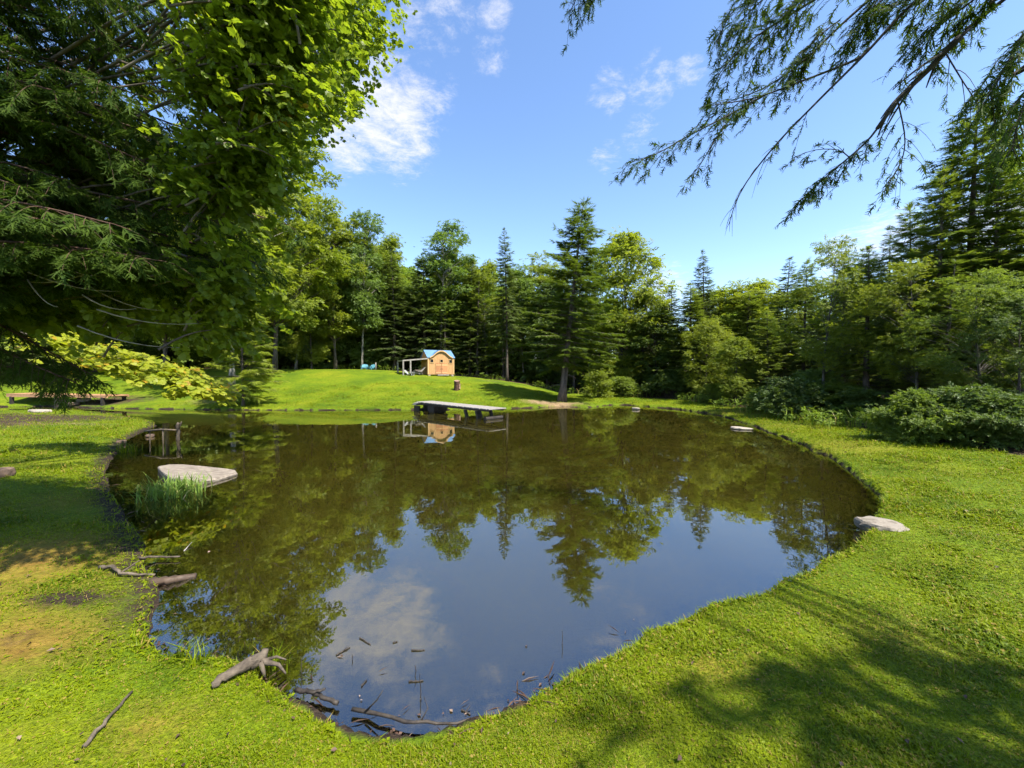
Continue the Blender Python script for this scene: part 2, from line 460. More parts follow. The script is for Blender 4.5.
def water_material():
    m, nt, nd, lk = mat_new('pond_water_surface')
    geo = N(nt, 'ShaderNodeNewGeometry')
    nz = N(nt, 'ShaderNodeTexNoise', Scale=1.6, Detail=2.0, Roughness=0.5); lk.new(geo.outputs['Position'], nz.inputs['Vector'])
    nf = N(nt, 'ShaderNodeTexNoise', Scale=9.0, Detail=2.0, Roughness=0.5); lk.new(geo.outputs['Position'], nf.inputs['Vector'])
    ad = N(nt, 'ShaderNodeMath', operation='MULTIPLY_ADD'); lk.new(nf.outputs['Fac'], ad.inputs[0]); ad.inputs[1].default_value = 0.08; lk.new(nz.outputs['Fac'], ad.inputs[2])
    bp = N(nt, 'ShaderNodeBump', Strength=0.035, Distance=0.05); lk.new(ad.outputs[0], bp.inputs['Height'])
    # murk: suspended olive silt, a little uneven
    n2 = N(nt, 'ShaderNodeTexNoise', Scale=0.5, Detail=4.0); lk.new(geo.outputs['Position'], n2.inputs['Vector'])
    rp = ramp(nt, [(0.3, (0.018, 0.0152, 0.0022)), (0.7, (0.027, 0.0225, 0.0034))]); lk.new(n2.outputs['Fac'], rp.inputs[0])
    df = N(nt, 'ShaderNodeBsdfPrincipled', Roughness=1.0); lk.new(rp.outputs[0], df.inputs['Base Color'])
    df.subsurface_method = 'BURLEY'
    df.inputs['Specular IOR Level'].default_value = 0.0
    df.inputs['Subsurface Weight'].default_value = 1.0
    df.inputs['Subsurface Radius'].default_value = (1.0, 1.0, 0.6)
    df.inputs['Subsurface Scale'].default_value = 2.5
    tr = N(nt, 'ShaderNodeBsdfTransparent', Color=(0.72, 0.62, 0.42, 1))
    at = N(nt, 'ShaderNodeAttribute', attribute_name='clear')
    body = N(nt, 'ShaderNodeMixShader'); lk.new(at.outputs['Fac'], body.inputs[0]); lk.new(df.outputs[0], body.inputs[1]); lk.new(tr.outputs[0], body.inputs[2])
    gl = N(nt, 'ShaderNodeBsdfGlossy', Roughness=0.012); lk.new(bp.outputs[0], gl.inputs['Normal'])
    gl.inputs['Color'].default_value = (1, 1, 1, 1)
    fr = N(nt, 'ShaderNodeFresnel', IOR=WATER_IOR); lk.new(bp.outputs[0], fr.inputs['Normal'])
    mx = N(nt, 'ShaderNodeMixShader'); lk.new(fr.outputs[0], mx.inputs[0]); lk.new(body.outputs[0], mx.inputs[1]); lk.new(gl.outputs[0], mx.inputs[2])
    o = N(nt, 'ShaderNodeOutputMaterial'); lk.new(mx.outputs[0], o.inputs['Surface'])
    return m


WATER_IOR = 2.9
M['ground'] = ground_material()
M['water'] = water_material()


# ------------------------------------------------------------------ ground and water
def offset_loop(d, step=1):
    P = SH[::step]
    t = np.roll(P, -1, 0) - np.roll(P, 1, 0)
    n = np.stack([t[:, 1], -t[:, 0]], 1) / (np.linalg.norm(t, axis=1)[:, None] + 1e-9)
    a = 0.5 * np.sum(P[:, 0] * np.roll(P[:, 1], -1) - np.roll(P[:, 0], -1) * P[:, 1])
    s = 1.0 if a > 0 else -1.0
    Q = P + n * s * d
    keep = np.abs(np.abs(poly_sd(SH, Q)) - abs(d)) < abs(d) * 0.35 + 0.004
    return Q[keep]


def polar_points(rs, nth_front):
    out = []
    for k, r in enumerate(rs):
        nth = nth_front if r < 70 else 90
        th = np.linspace(-1.08, 1.08, nth) + (k % 2) * 1.08 / nth
        out.append(np.stack([np.sin(th) * r, np.cos(th) * r], 1))
        tb = np.linspace(1.15, 2 * math.pi - 1.15, 40)
        out.append(np.stack([np.sin(tb) * r, np.cos(tb) * r], 1))
    return np.concatenate(out)


pts = [polar_points(np.concatenate([np.geomspace(0.35, 60, 170), np.geomspace(66, 900, 22)]), 150), np.array([(0.0, 0.0)])]
for dd in (-0.6, -0.2, -0.06, 0.0, 0.02, 0.05, 0.09, 0.2, 0.45):
    pts.append(offset_loop(dd) if abs(dd) > 1e-6 else SH)
pts = np.concatenate(pts)
res = delaunay_2d_cdt([Vector(p) for p in pts], [], [], 0, 1e-5)
gv = np.array([(v[0], v[1]) for v in res[0]])
gf = np.array([f for f in res[2] if len(f) == 3], np.int64)
gzv, gd, gdl = ground_z(gv)
gb = MB()
gb.add(np.column_stack([gv, gzv]), gf)
ground = gb.build('lawn', M['ground'], smooth=True)
tag(ground, 'mown green lawn and bare banks around the pond', kind='structure')


def add_attr(me, name, vals):
    a = me.attributes.new(name, 'FLOAT', 'POINT')
    a.data.foreach_set('value', np.asarray(vals, np.float32))


def blob(P, u, v, rx, ry, pw=1.0):
    c = at_g(u, v)
    return np.clip(1 - np.sqrt(((P[:, 0] - c[0]) / rx) ** 2 + ((P[:, 1] - c[1]) / ry) ** 2), 0, 1) ** pw


def masks(P, d, dl):
    x, y = P[:, 0], P[:, 1]
    left = sstep((-x - 2.0) / 1.2) * (y < 19)
    dry = 0.95 * blob(P, 35, 560, 1.7, 1.2) + 0.8 * blob(P, 20, 650, 0.7, 0.5) + 0.5 * blob(P, 30, 615, 1.0, 0.6) + 0.55 * blob(P, 150, 725, 0.35, 0.3) \
        + 0.55 * blob(P, 715, 665, 0.45, 0.3) + 0.35 * blob(P, 560, 720, 0.8, 0.4) + 0.4 * blob(P, 900, 640, 0.8, 0.5) \
        + 0.42 * blob(P, 850, 446, 1.5, 1.6) + 0.35 * blob(P, 780, 425, 1.5, 2.0) + 0.45 * blob(P, 80, 500, 1.2, 0.8) + 0.55 * blob(P, 740, 412, 2.0, 2.5)
    dry = np.clip(dry, 0, 0.95)
    soil = np.where(d < 0.03, 1.0, 0) * 1.0
    soil = np.maximum(soil, left * (1 - sstep((d - 0.05) / 0.5)) * 0.75)
    near = (y < 2.9) & (x > -1.35) & (x < 0.3)
    soil = np.maximum(soil, near * (1 - sstep((d - 0.03) / 0.14)) * 0.8)
    soil = np.maximum(soil, 0.85 * blob(P, 75, 600, 0.8, 0.35) + 0.6 * blob(P, 110, 545, 0.5, 0.4) + 0.5 * blob(P, 20, 640, 0.4, 0.3))
    litter = sstep((dl + 0.3) / 1.6)
    litter = np.maximum(litter, 0.9 * blob(P, 110, 402, 4.5, 2.2))
    litter = np.maximum(litter, sstep((-x - 13) / 5) * sstep((19 - y) / 3) * 0.85)
    tan = 0.9 * blob(P, 548, 402.5, 2.6, 1.0) + 0.6 * blob(P, 560, 405, 3.0, 1.6) + 0.7 * blob(P, 65, 424, 3.0, 0.8) + 0.45 * blob(P, 490, 381, 2.6, 1.2) + 0.5 * blob(P, 210, 402, 3, 1.5)
    return dict(dry=dry, soil=np.clip(soil, 0, 1), litter=np.clip(litter, 0, 1), tan=np.clip(tan, 0, 0.9))


for k_, v_ in masks(gv, gd, gdl).items():
    add_attr(ground.data, k_, v_)

# water: everything inside the shoreline grown by 12 cm (the bank rises through its edge)
wp = [offset_loop(0.12), SH, offset_loop(-0.08), offset_loop(-0.25), offset_loop(-0.6)]
inner = polar_points(np.geomspace(1.8, 50, 90), 110)
inner = inner[poly_sd(SH, inner) < -0.7]
wp = np.concatenate(wp + [inner])
wres = delaunay_2d_cdt([Vector(p) for p in wp], [], [], 0, 1e-5)
wv = np.array([(v[0], v[1]) for v in wres[0]])
wf = np.array([f for f in wres[2] if len(f) == 3], np.int64)
cen = wv[wf].mean(1)
wf = wf[poly_sd(SH, cen) < 0.125]
wz, wd, _ = ground_z(wv)
wb = MB()
wb.add(np.column_stack([wv, np.zeros(len(wv))]), wf)
water = wb.build('pond_water', M['water'], smooth=True)
tag(water, 'still olive brown pond mirroring the trees and sky', kind='structure')
add_attr(water.data, 'clear', np.exp(-np.maximum(-wz, 0) * 7.0) * 0.85)

# ------------------------------------------------------------------ leaf and spray templates
T3_ = lambda *f: [np.array(f, np.int64)]


def tmpl_leaf(w=0.3, fold=0.08, droop=0.1):
    v = np.array([(0, 0, 0), (0.45, w, fold), (1, 0, -droop), (0.45, -w, fold)])
    return v, [np.array([(0, 2, 1), (0, 3, 2)])]


def combine(parts):
    vs, fs, n = [], [], 0
    for v, f in parts:
        vs.append(v)
        for a in f:
            fs.append(a + n)
        n += len(v)
    d = {}
    for a in fs:
        d.setdefault(a.shape[1], []).append(a)
    return np.concatenate(vs), [np.concatenate(a) for a in d.values()]


def xform(t, pos, yaw, pitch, s, roll=0.0):
    v, f = t
    Rm = np.array(Matrix.Rotation(yaw, 3, 'Z') @ Matrix.Rotation(-pitch, 3, 'Y') @ Matrix.Rotation(roll, 3, 'X'))
    return v @ Rm.T * s + np.array(pos), f


def tmpl_sprig(seed, n=6, leaf=None, size=0.5, spread=0.9):
    r = random.Random(seed)
    leaf = leaf or tmpl_leaf()
    ps = []
    for k in range(n):
        t = (k + 0.5) / n
        side = 1 if k % 2 else -1
        ps.append(xform(leaf, (t * 0.7, side * 0.05, r.uniform(-.05, .1)), side * r.uniform(0.5, 1.2) * spread, r.uniform(-0.5, 0.4), size * r.uniform(0.75, 1.15), r.uniform(-0.6, 0.6)))
    ps.append(xform(leaf, (0.7, 0, 0), r.uniform(-.3, .3), -0.2, size))
    return combine(ps)


def tmpl_frond(pairs=6, w=0.05, side=0.42, droop=0.12, tri=False):
    """flat conifer spray: thin tapered strips either side of an axis"""
    ps = []
    strip = (np.array([(0, -w * .4, 0), (0.4, w, 0), (1, 0, -0.06), (0.4, -w, 0)]), [np.array([(0, 2, 1), (0, 3, 2)])]) if not tri else \
            (np.array([(0, w, 0), (0, -w, 0), (1, 0, -0.05)]), [np.array([(0, 1, 2)])])
    ps.append(xform(strip, (0, 0, 0), 0, -0.05, 1.0))
    for k in range(pairs):
        t = 0.08 + 0.8 * k / max(1, pairs - 1)
        for s in (1, -1):
            ps.append(xform(strip, (t + 0.02 * s, 0, -droop * t * t), s * 0.85, -0.12, side * (1.05 - 0.62 * t) * (0.9 + 0.2 * ((k * 7 + s) % 3) / 2), 0))
    return combine(ps)


def tmpl_fine(pairs=6):
    """close-up hemlock spray: side twigs carry short flat needles, ragged outline"""
    ps = []
    rr = random.Random(4)

    def twig(L, w, n):
        v, f = [], []
        for i in range(n):
            t = (i + 0.5) / n * L
            for s in (1, -1):
                b = len(v)
                l = w * (1.15 - 0.55 * i / n) * rr.uniform(0.7, 1.15)
                v += [(t - 0.03, 0.0, 0), (t + 0.035, 0, 0), (t + l * 0.75, s * l, rr.uniform(-.02, .01)), (t + l * 0.35, s * l * 0.95, rr.uniform(-.02, .01))]
                f.append((b, b + 1, b + 2, b + 3))
        return np.array(v), [np.array(f)]
    ps.append(twig(1.0, 0.10, 10))
    for k in range(pairs):
        t = 0.06 + 0.78 * k / (pairs - 1)
        for s in (1, -1):
            ps.append(xform(twig(1.0, 0.17, 6), (t + 0.03 * s, 0, -0.14 * t * t), s * rr.uniform(0.65, 1.0), rr.uniform(-.3, .05), 0.46 * (1.05 - 0.55 * t) * rr.uniform(0.8, 1.15)))
    return combine(ps)


def tmpl_maple():
    o = [(0, 0), (0.10, 0.22), (0.02, 0.42), (0.30, 0.34), (0.42, 0.56), (0.58, 0.30), (0.70, 0.36), (1.0, 0.0)]
    pts2 = o + [(x, -y) for x, y in o[-2:0:-1]]
    v = np.array([(x, y, 0.12 * abs(y) - 0.10 * x * x) for x, y in pts2] + [(0.4, 0, 0.0)])
    k = len(pts2)
    return v, [np.array([(i, (i + 1) % k, k) for i in range(k)])]


LEAF = tmpl_leaf()
SPRIGS = [tmpl_sprig(s, 6) for s in range(3)]
SPRIG_FINE = [tmpl_sprig(10 + s, 9, tmpl_leaf(0.24), 0.36) for s in range(3)]
MAPLE = tmpl_maple()
MSPRIG = [tmpl_sprig(20 + s, 4, MAPLE, 0.62, 1.1) for s in range(3)]
FROND = tmpl_frond(5, 0.085)
FROND_T = tmpl_frond(5, 0.09, tri=True)
FROND_N = tmpl_frond(9, 0.05, 0.46)
FINE = tmpl_fine()


def tmpl_irregular(seed, pairs=5, w=0.075):
    r = random.Random(seed)
    strip = (np.array([(0, -w * .4, 0), (0.4, w, 0), (1, 0, -0.08), (0.4, -w, 0)]), [np.array([(0, 2, 1), (0, 3, 2)])])
    ps = [xform(strip, (0, 0, 0), 0, -0.05, 1.0)]
    for k in range(pairs):
        t = 0.05 + 0.8 * k / (pairs - 1)
        for sd in (1, -1):
            ps.append(xform(strip, (t + r.uniform(-.04, .04), 0, -0.12 * t * t), sd * r.uniform(0.55, 1.1), r.uniform(-.4, .1), 0.5 * (1.05 - 0.55 * t) * r.uniform(0.6, 1.3)))
    return combine(ps)


FROND_I = tmpl_irregular(3)
FROND_J = tmpl_irregular(8, 4, 0.085)


def nrm(a):
    return a / (np.linalg.norm(a, axis=-1, keepdims=True) + 1e-9)


def bez(a, b, c, n):
    t = np.linspace(0, 1, n)[:, None]
    return (1 - t) ** 2 * np.asarray(a) + 2 * t * (1 - t) * np.asarray(b) + t * t * np.asarray(c)


# ------------------------------------------------------------------ tree generators (return trunk MB, crown MB)
PROF = {
    'round': lambda t: np.sqrt(np.clip(1 - (2 * t - 0.95) ** 2 * 0.95, 0.02, 1)),
    'tall': lambda t: np.clip(0.55 + 0.55 * np.sin(t * 2.6) - 0.75 * np.clip(t - 0.55, 0, 1) * 1.3, 0.12, 1),
    'shrub': lambda t: np.sqrt(np.clip(1 - t ** 2.2, 0.05, 1)),
}


def gen_broad(seed, H, base, R, prof='round', nclump=80, nper=34, csize=0.55, leaf=0.42, tr=0.13, sprigs=SPRIGS, stems=1, flat=0.42, gap=0.36):
    g = np.random.default_rng(seed)
    tb, cb = MB(), MB()
    lean = g.normal(0, 0.03, 2)
    zs = np.linspace(-0.15, H * 0.9, 10)
    path = np.stack([lean[0] * zs + 0.12 * np.sin(zs * 0.5 + seed) * zs / H, lean[1] * zs + 0.12 * np.cos(zs * 0.6 + seed * 2) * zs / H, zs], 1)
    if stems == 1:
        rr = tr * (1 - 0.88 * np.linspace(0, 1, 10)); rr[0] *= 1.5
        tb.tube(path, rr, 7)
    # clumps
    C = []
    while len(C) < nclump:
        t = g.uniform(0, 1)
        a = g.uniform(0, 2 * math.pi)
        rmax = R * PROF[prof](np.array(t)) * (0.72 + 0.56 * vnoise(a * 1.3 + seed, t * 4, seed))
        r = rmax * math.sqrt(g.uniform(0.04, 1))
        z = base + (H - base) * t
        if vnoise(r * math.cos(a) * 0.9 / max(R, 1) * 2.5 + 5, z * 0.55, seed + 3) < gap and g.uniform() < 0.75:
            continue
        C.append((r * math.cos(a), r * math.sin(a), z))
    C = np.array(C)
    C[:, :2] += np.stack([np.interp(C[:, 2], zs, path[:, 0]), np.interp(C[:, 2], zs, path[:, 1])], 1)
    for i, c in enumerate(C):
        r = math.hypot(c[0], c[1])
        if stems == 1:
            z0 = max(base * 0.85, c[2] - r * g.uniform(0.5, 1.0) - 0.2)
            z0 = min(z0, H * 0.86)
            p0 = np.array([np.interp(z0, zs, path[:, 0]), np.interp(z0, zs, path[:, 1]), z0])
        else:
            p0 = np.array([g.normal(0, R * .12), g.normal(0, R * .12), -0.05])
        mid = p0 * 0.5 + c * 0.5 + np.array([0, 0, 0.12 * r]) + g.normal(0, 0.08, 3)
        br = max(0.006, tr * (0.16 if tr > 0.09 else 0.09) * (0.6 + r / R))
        tb.tube(bez(p0, mid, c, 5), br * np.array([1, .8, .6, .42, .2]), 4, cap=False)
    n = nclump * nper
    ci = np.repeat(np.arange(nclump), nper)
    cs = csize * g.uniform(0.65, 1.3, nclump)[ci]
    off = g.normal(0, 1, (n, 3)) * np.array([1, 1, flat]) * cs[:, None] * 0.62
    P = C[ci] + off
    axis = np.stack([np.interp(P[:, 2], zs, path[:, 0]), np.interp(P[:, 2], zs, path[:, 1])], 1)
    out = np.column_stack([P[:, :2] - axis, np.zeros(n)])
    X = nrm(out) * 0.7 + nrm(off) * 0.6 + g.normal(0, 0.45, (n, 3)) + np.array([0, 0, -0.12])
    Nn = g.normal(0, 0.42, (n, 3)) + np.array([0, 0, 1]) + 0.35 * nrm(out)
    S = leaf * g.uniform(0.7, 1.25, n)
    which = g.integers(0, len(sprigs), n)
    for k in range(len(sprigs)):
        q = which == k
        cb.scatter(sprigs[k], P[q], X[q], Nn[q], S[q])
    return tb, cb


def gen_conifer(seed, H, base, R, per=5, step=0.38, droop=0.25, tip=0.15, spray=0.5, tr=0.15, frond=FROND, power=0.85, top=1.0, ragged=0.25, nspr=7.0, dead=0, irregular=0.0):
    g = np.random.default_rng(seed)
    tb, cb = MB(), MB()
    zs = np.linspace(-0.15, H, 12)
    wob = 0.02 * H * (zs / H) ** 2
    path = np.stack([wob * math.sin(seed), wob * math.cos(seed), zs], 1)
    rr = tr * (1 - 0.94 * np.linspace(0, 1, 12)); rr[0] *= 1.5
    tb.tube(path, rr, 7)
    Ps, Xs, Ns, Ss = [], [], [], []
    z = base
    while z < H - 0.15:
        t = (z - base) / (H - base)
        L0 = R * (1 - t) ** power
        lowf = sstep(np.array((z - base) / (0.12 * (H - base) + 0.01)))
        L0 *= 0.55 + 0.45 * float(lowf)
        m = per if t < 0.8 else max(3, per - 1)
        a0 = g.uniform(0, 6.28)
        for k in range(m):
            a = a0 + k * 2 * math.pi / m + g.normal(0, 0.3)
            L = L0 * g.uniform(1 - ragged, 1 + ragged * 0.7)
            if irregular and g.uniform() < irregular:
                L *= g.uniform(0.3, 0.7)
            if L < 0.08:
                L = 0.1
            zb = z + g.uniform(-0.5, 0.5) * step
            d = np.array([math.cos(a), math.sin(a), 0])
            rise = 0.55 * t * t * L
            p0 = np.array([np.interp(zb, zs, path[:, 0]), np.interp(zb, zs, path[:, 1]), zb])
            p2 = p0 + d * L + np.array([0, 0, -droop * L * (1 - 0.6 * t) + rise + g.normal(0, 0.05) * L])
            p1 = p0 + d * L * 0.55 + np.array([0, 0, -droop * L * 0.35 + tip * -0.6 * L + rise * .5])
            B = bez(p0, p1, p2, 6)
            tb.tube(B, max(0.006, 0.10 * tr) * (0.5 + L / R) * np.array([1, .85, .7, .5, .35, .15]), 4, cap=False)
            ns = max(4, int(nspr * L / spray))
            tt = g.uniform(0.12, 1.0, ns) ** 0.8
            tt[0] = 1.0
            q = (1 - tt[:, None]) ** 2 * p0 + 2 * tt[:, None] * (1 - tt[:, None]) * p1 + tt[:, None] ** 2 * p2
            tg = nrm(2 * (1 - tt[:, None]) * (p1 - p0) + 2 * tt[:, None] * (p2 - p1))
            sd = np.cross(tg, np.array([0, 0, 1.0]))
            s = np.where(np.arange(ns) % 2, 1.0, -1.0)[:, None] * g.uniform(0.45, 1.1, (ns, 1))
            s[0] = 0
            X = tg * 0.75 + sd * s + g.normal(0, 0.14, (ns, 3)) + np.array([0, 0, -0.14])
            Ps.append(q); Xs.append(X)
            Ns.append(np.array([0, 0, 1.0]) + g.normal(0, 0.28, (ns, 3)))
            Ss.append(spray * g.uniform(0.6, 1.2, ns) * (1.1 - 0.45 * tt) * min(1.0, 0.35 + L / (1.2 * spray)))
        z += step * g.uniform(0.75, 1.3) * (1 - 0.35 * t)
    nt_ = 8
    Ps.append(np.tile(path[-1] - np.array([0, 0, 0.25]), (nt_, 1)) + g.normal(0, 0.03, (nt_, 3)))
    Xs.append(g.normal(0, 0.45, (nt_, 3)) + np.array([0, 0, 1.0])); Ns.append(g.normal(0, 1, (nt_, 3))); Ss.append(np.full(nt_, 0.32))
    for k in range(dead):
        zb = g.uniform(base * 0.3, base * 1.05)
        a = g.uniform(0, 6.28)
        L = g.uniform(0.4, 1.3)
        d = np.array([math.cos(a), math.sin(a), 0])
        p0 = np.array([0, 0, zb])
        tb.tube(bez(p0, p0 + d * L * 0.5 + [0, 0, 0.05], p0 + d * L + [0, 0, -0.25 * L], 4), [0.018, 0.014, 0.009, 0.004], 4, cap=False)
    cb.scatter(frond, np.concatenate(Ps), np.concatenate(Xs), np.concatenate(Ns), np.concatenate(Ss))
    return tb, cb


VAR = {}


def variant(key, gen, H, R, bark, leaf):
    tb, cb = gen
    VAR[key] = dict(H=H, R=R, trunk=tb.mesh(key + '_trunk', M[bark], True), crown=cb.mesh(key + '_crown', M[leaf]))


variant('ash_a', gen_broad(11, 16, 4.5, 3.4, 'tall', 120, 52, 0.60, 0.34), 16, 3.4, 'bark_pale', 'leaf')
variant('ash_b', gen_broad(12, 15, 3.0, 3.2, 'round', 125, 52, 0.58, 0.34), 15, 3.2, 'bark', 'leaf')
variant('ash_c', gen_broad(13, 13, 2.2, 3.0, 'tall', 115, 48, 0.56, 0.33), 13, 3.0, 'bark_pale', 'leaf_pale')
variant('airy', gen_broad(14, 16, 5.5, 2.6, 'tall', 75, 42, 0.52, 0.31, gap=0.5), 16, 2.6, 'bark_pale', 'leaf_pale')
variant('birch', gen_broad(15, 9, 2.4, 2.0, 'tall', 105, 44, 0.30, 0.22, tr=0.085, sprigs=SPRIG_FINE, flat=0.62, gap=0.44), 9, 2.0, 'bark_grey', 'leaf_lime')
variant('lime', gen_broad(16, 6, 0.7, 2.0, 'round', 105, 44, 0.30, 0.22, tr=0.07, sprigs=SPRIG_FINE, flat=0.62, gap=0.42), 6, 2.0, 'bark', 'leaf_lime')
variant('dense', gen_broad(17, 12, 1.0, 3.0, 'round', 130, 52, 0.60, 0.34), 12, 3.0, 'bark', 'leaf_dark')
variant('spruce_a', gen_conifer(21, 15, 4.2, 2.2, per=7, droop=0.26, spray=0.52, dead=16, nspr=9, ragged=0.4), 15, 2.2, 'bark', 'needle')
variant('spruce_b', gen_conifer(22, 12, 1.2, 2.2, per=7, droop=0.22, spray=0.5, step=0.34, nspr=9, ragged=0.4), 12, 2.2, 'bark', 'needle')
variant('fir', gen_conifer(23, 10, 0.9, 2.1, per=7, droop=0.05, tip=0.2, spray=0.42, step=0.32, nspr=10, ragged=0.4, power=0.75), 10, 2.1, 'bark', 'needle_light')
variant('hemlock_far', gen_conifer(24, 12, 0.8, 2.9, per=7, droop=0.30, spray=0.5, step=0.36, nspr=9, ragged=0.5, power=0.6), 12, 2.9, 'bark', 'hemlock')
variant('scrawny', gen_conifer(25, 11, 2.8, 1.6, per=5, droop=0.12, tip=0.15, spray=0.42, step=0.36, ragged=0.5, irregular=0.2, dead=24, nspr=8), 11, 1.6, 'bark', 'needle_light')
variant('shrub_dark', gen_broad(31, 1.7, 0.1, 1.25, 'shrub', 70, 34, 0.30, 0.17, tr=0.035, stems=5, gap=0.2), 1.7, 1.25, 'bark', 'leaf_dark')
variant('shrub_light', gen_broad(32, 1.9, 0.1, 1.1, 'shrub', 60, 32, 0.28, 0.18, tr=0.03, stems=5, gap=0.25), 1.9, 1.1, 'bark', 'leaf_pale')
variant('shrub_big', gen_broad(33, 1.7, 0.08, 1.5, 'shrub', 130, 42, 0.26, 0.14, tr=0.035, stems=6, gap=0.2, sprigs=SPRIGS), 1.7, 1.5, 'bark', 'leaf')
variant('fir_sapling', gen_conifer(34, 3.2, 0.3, 1.25, per=7, step=0.2, droop=0.05, tip=0.05, spray=0.36, tr=0.05, ragged=0.35, power=0.55, nspr=10), 3.2, 1.25, 'bark', 'leaf_lime')


def plant_tree(kind, name, x, y, H, Rad, label, cat='tree', group=None, rz=None, crown_mat=None, tilt=(0, 0), zoff=0.0):
    V = VAR[kind]
    r = empty(name, (x, y, gz(x, y) + zoff), rng.uniform(0, 6.28) if rz is None else rz)
    r.rotation_euler = (tilt[0], tilt[1], r.rotation_euler[2])
    r.scale = (Rad / V['R'], Rad / V['R'], H / V['H'])
    for part in ('trunk', 'crown'):
        o = bpy.data.objects.new(part if not name.startswith('shrub') else ('stems' if part == 'trunk' else 'foliage'), V[part])
        COL.objects.link(o)
        o.parent = r
        if part == 'crown' and crown_mat:
            o.material_slots[0].link = 'OBJECT'
            o.material_slots[0].material = M[crown_mat]
    tag(r, label, cat, group)
    return r


def tree_px(kind, name, u, D, vtop, Rad, label, **kw):
    x = (u - 512) / F_PX * D
    g = gz(x, D)
    top = CAM_H + (HOR - vtop) / F_PX * D
    return plant_tree(kind, name, x, D, max(1.0, top - g), Rad, label, **kw)


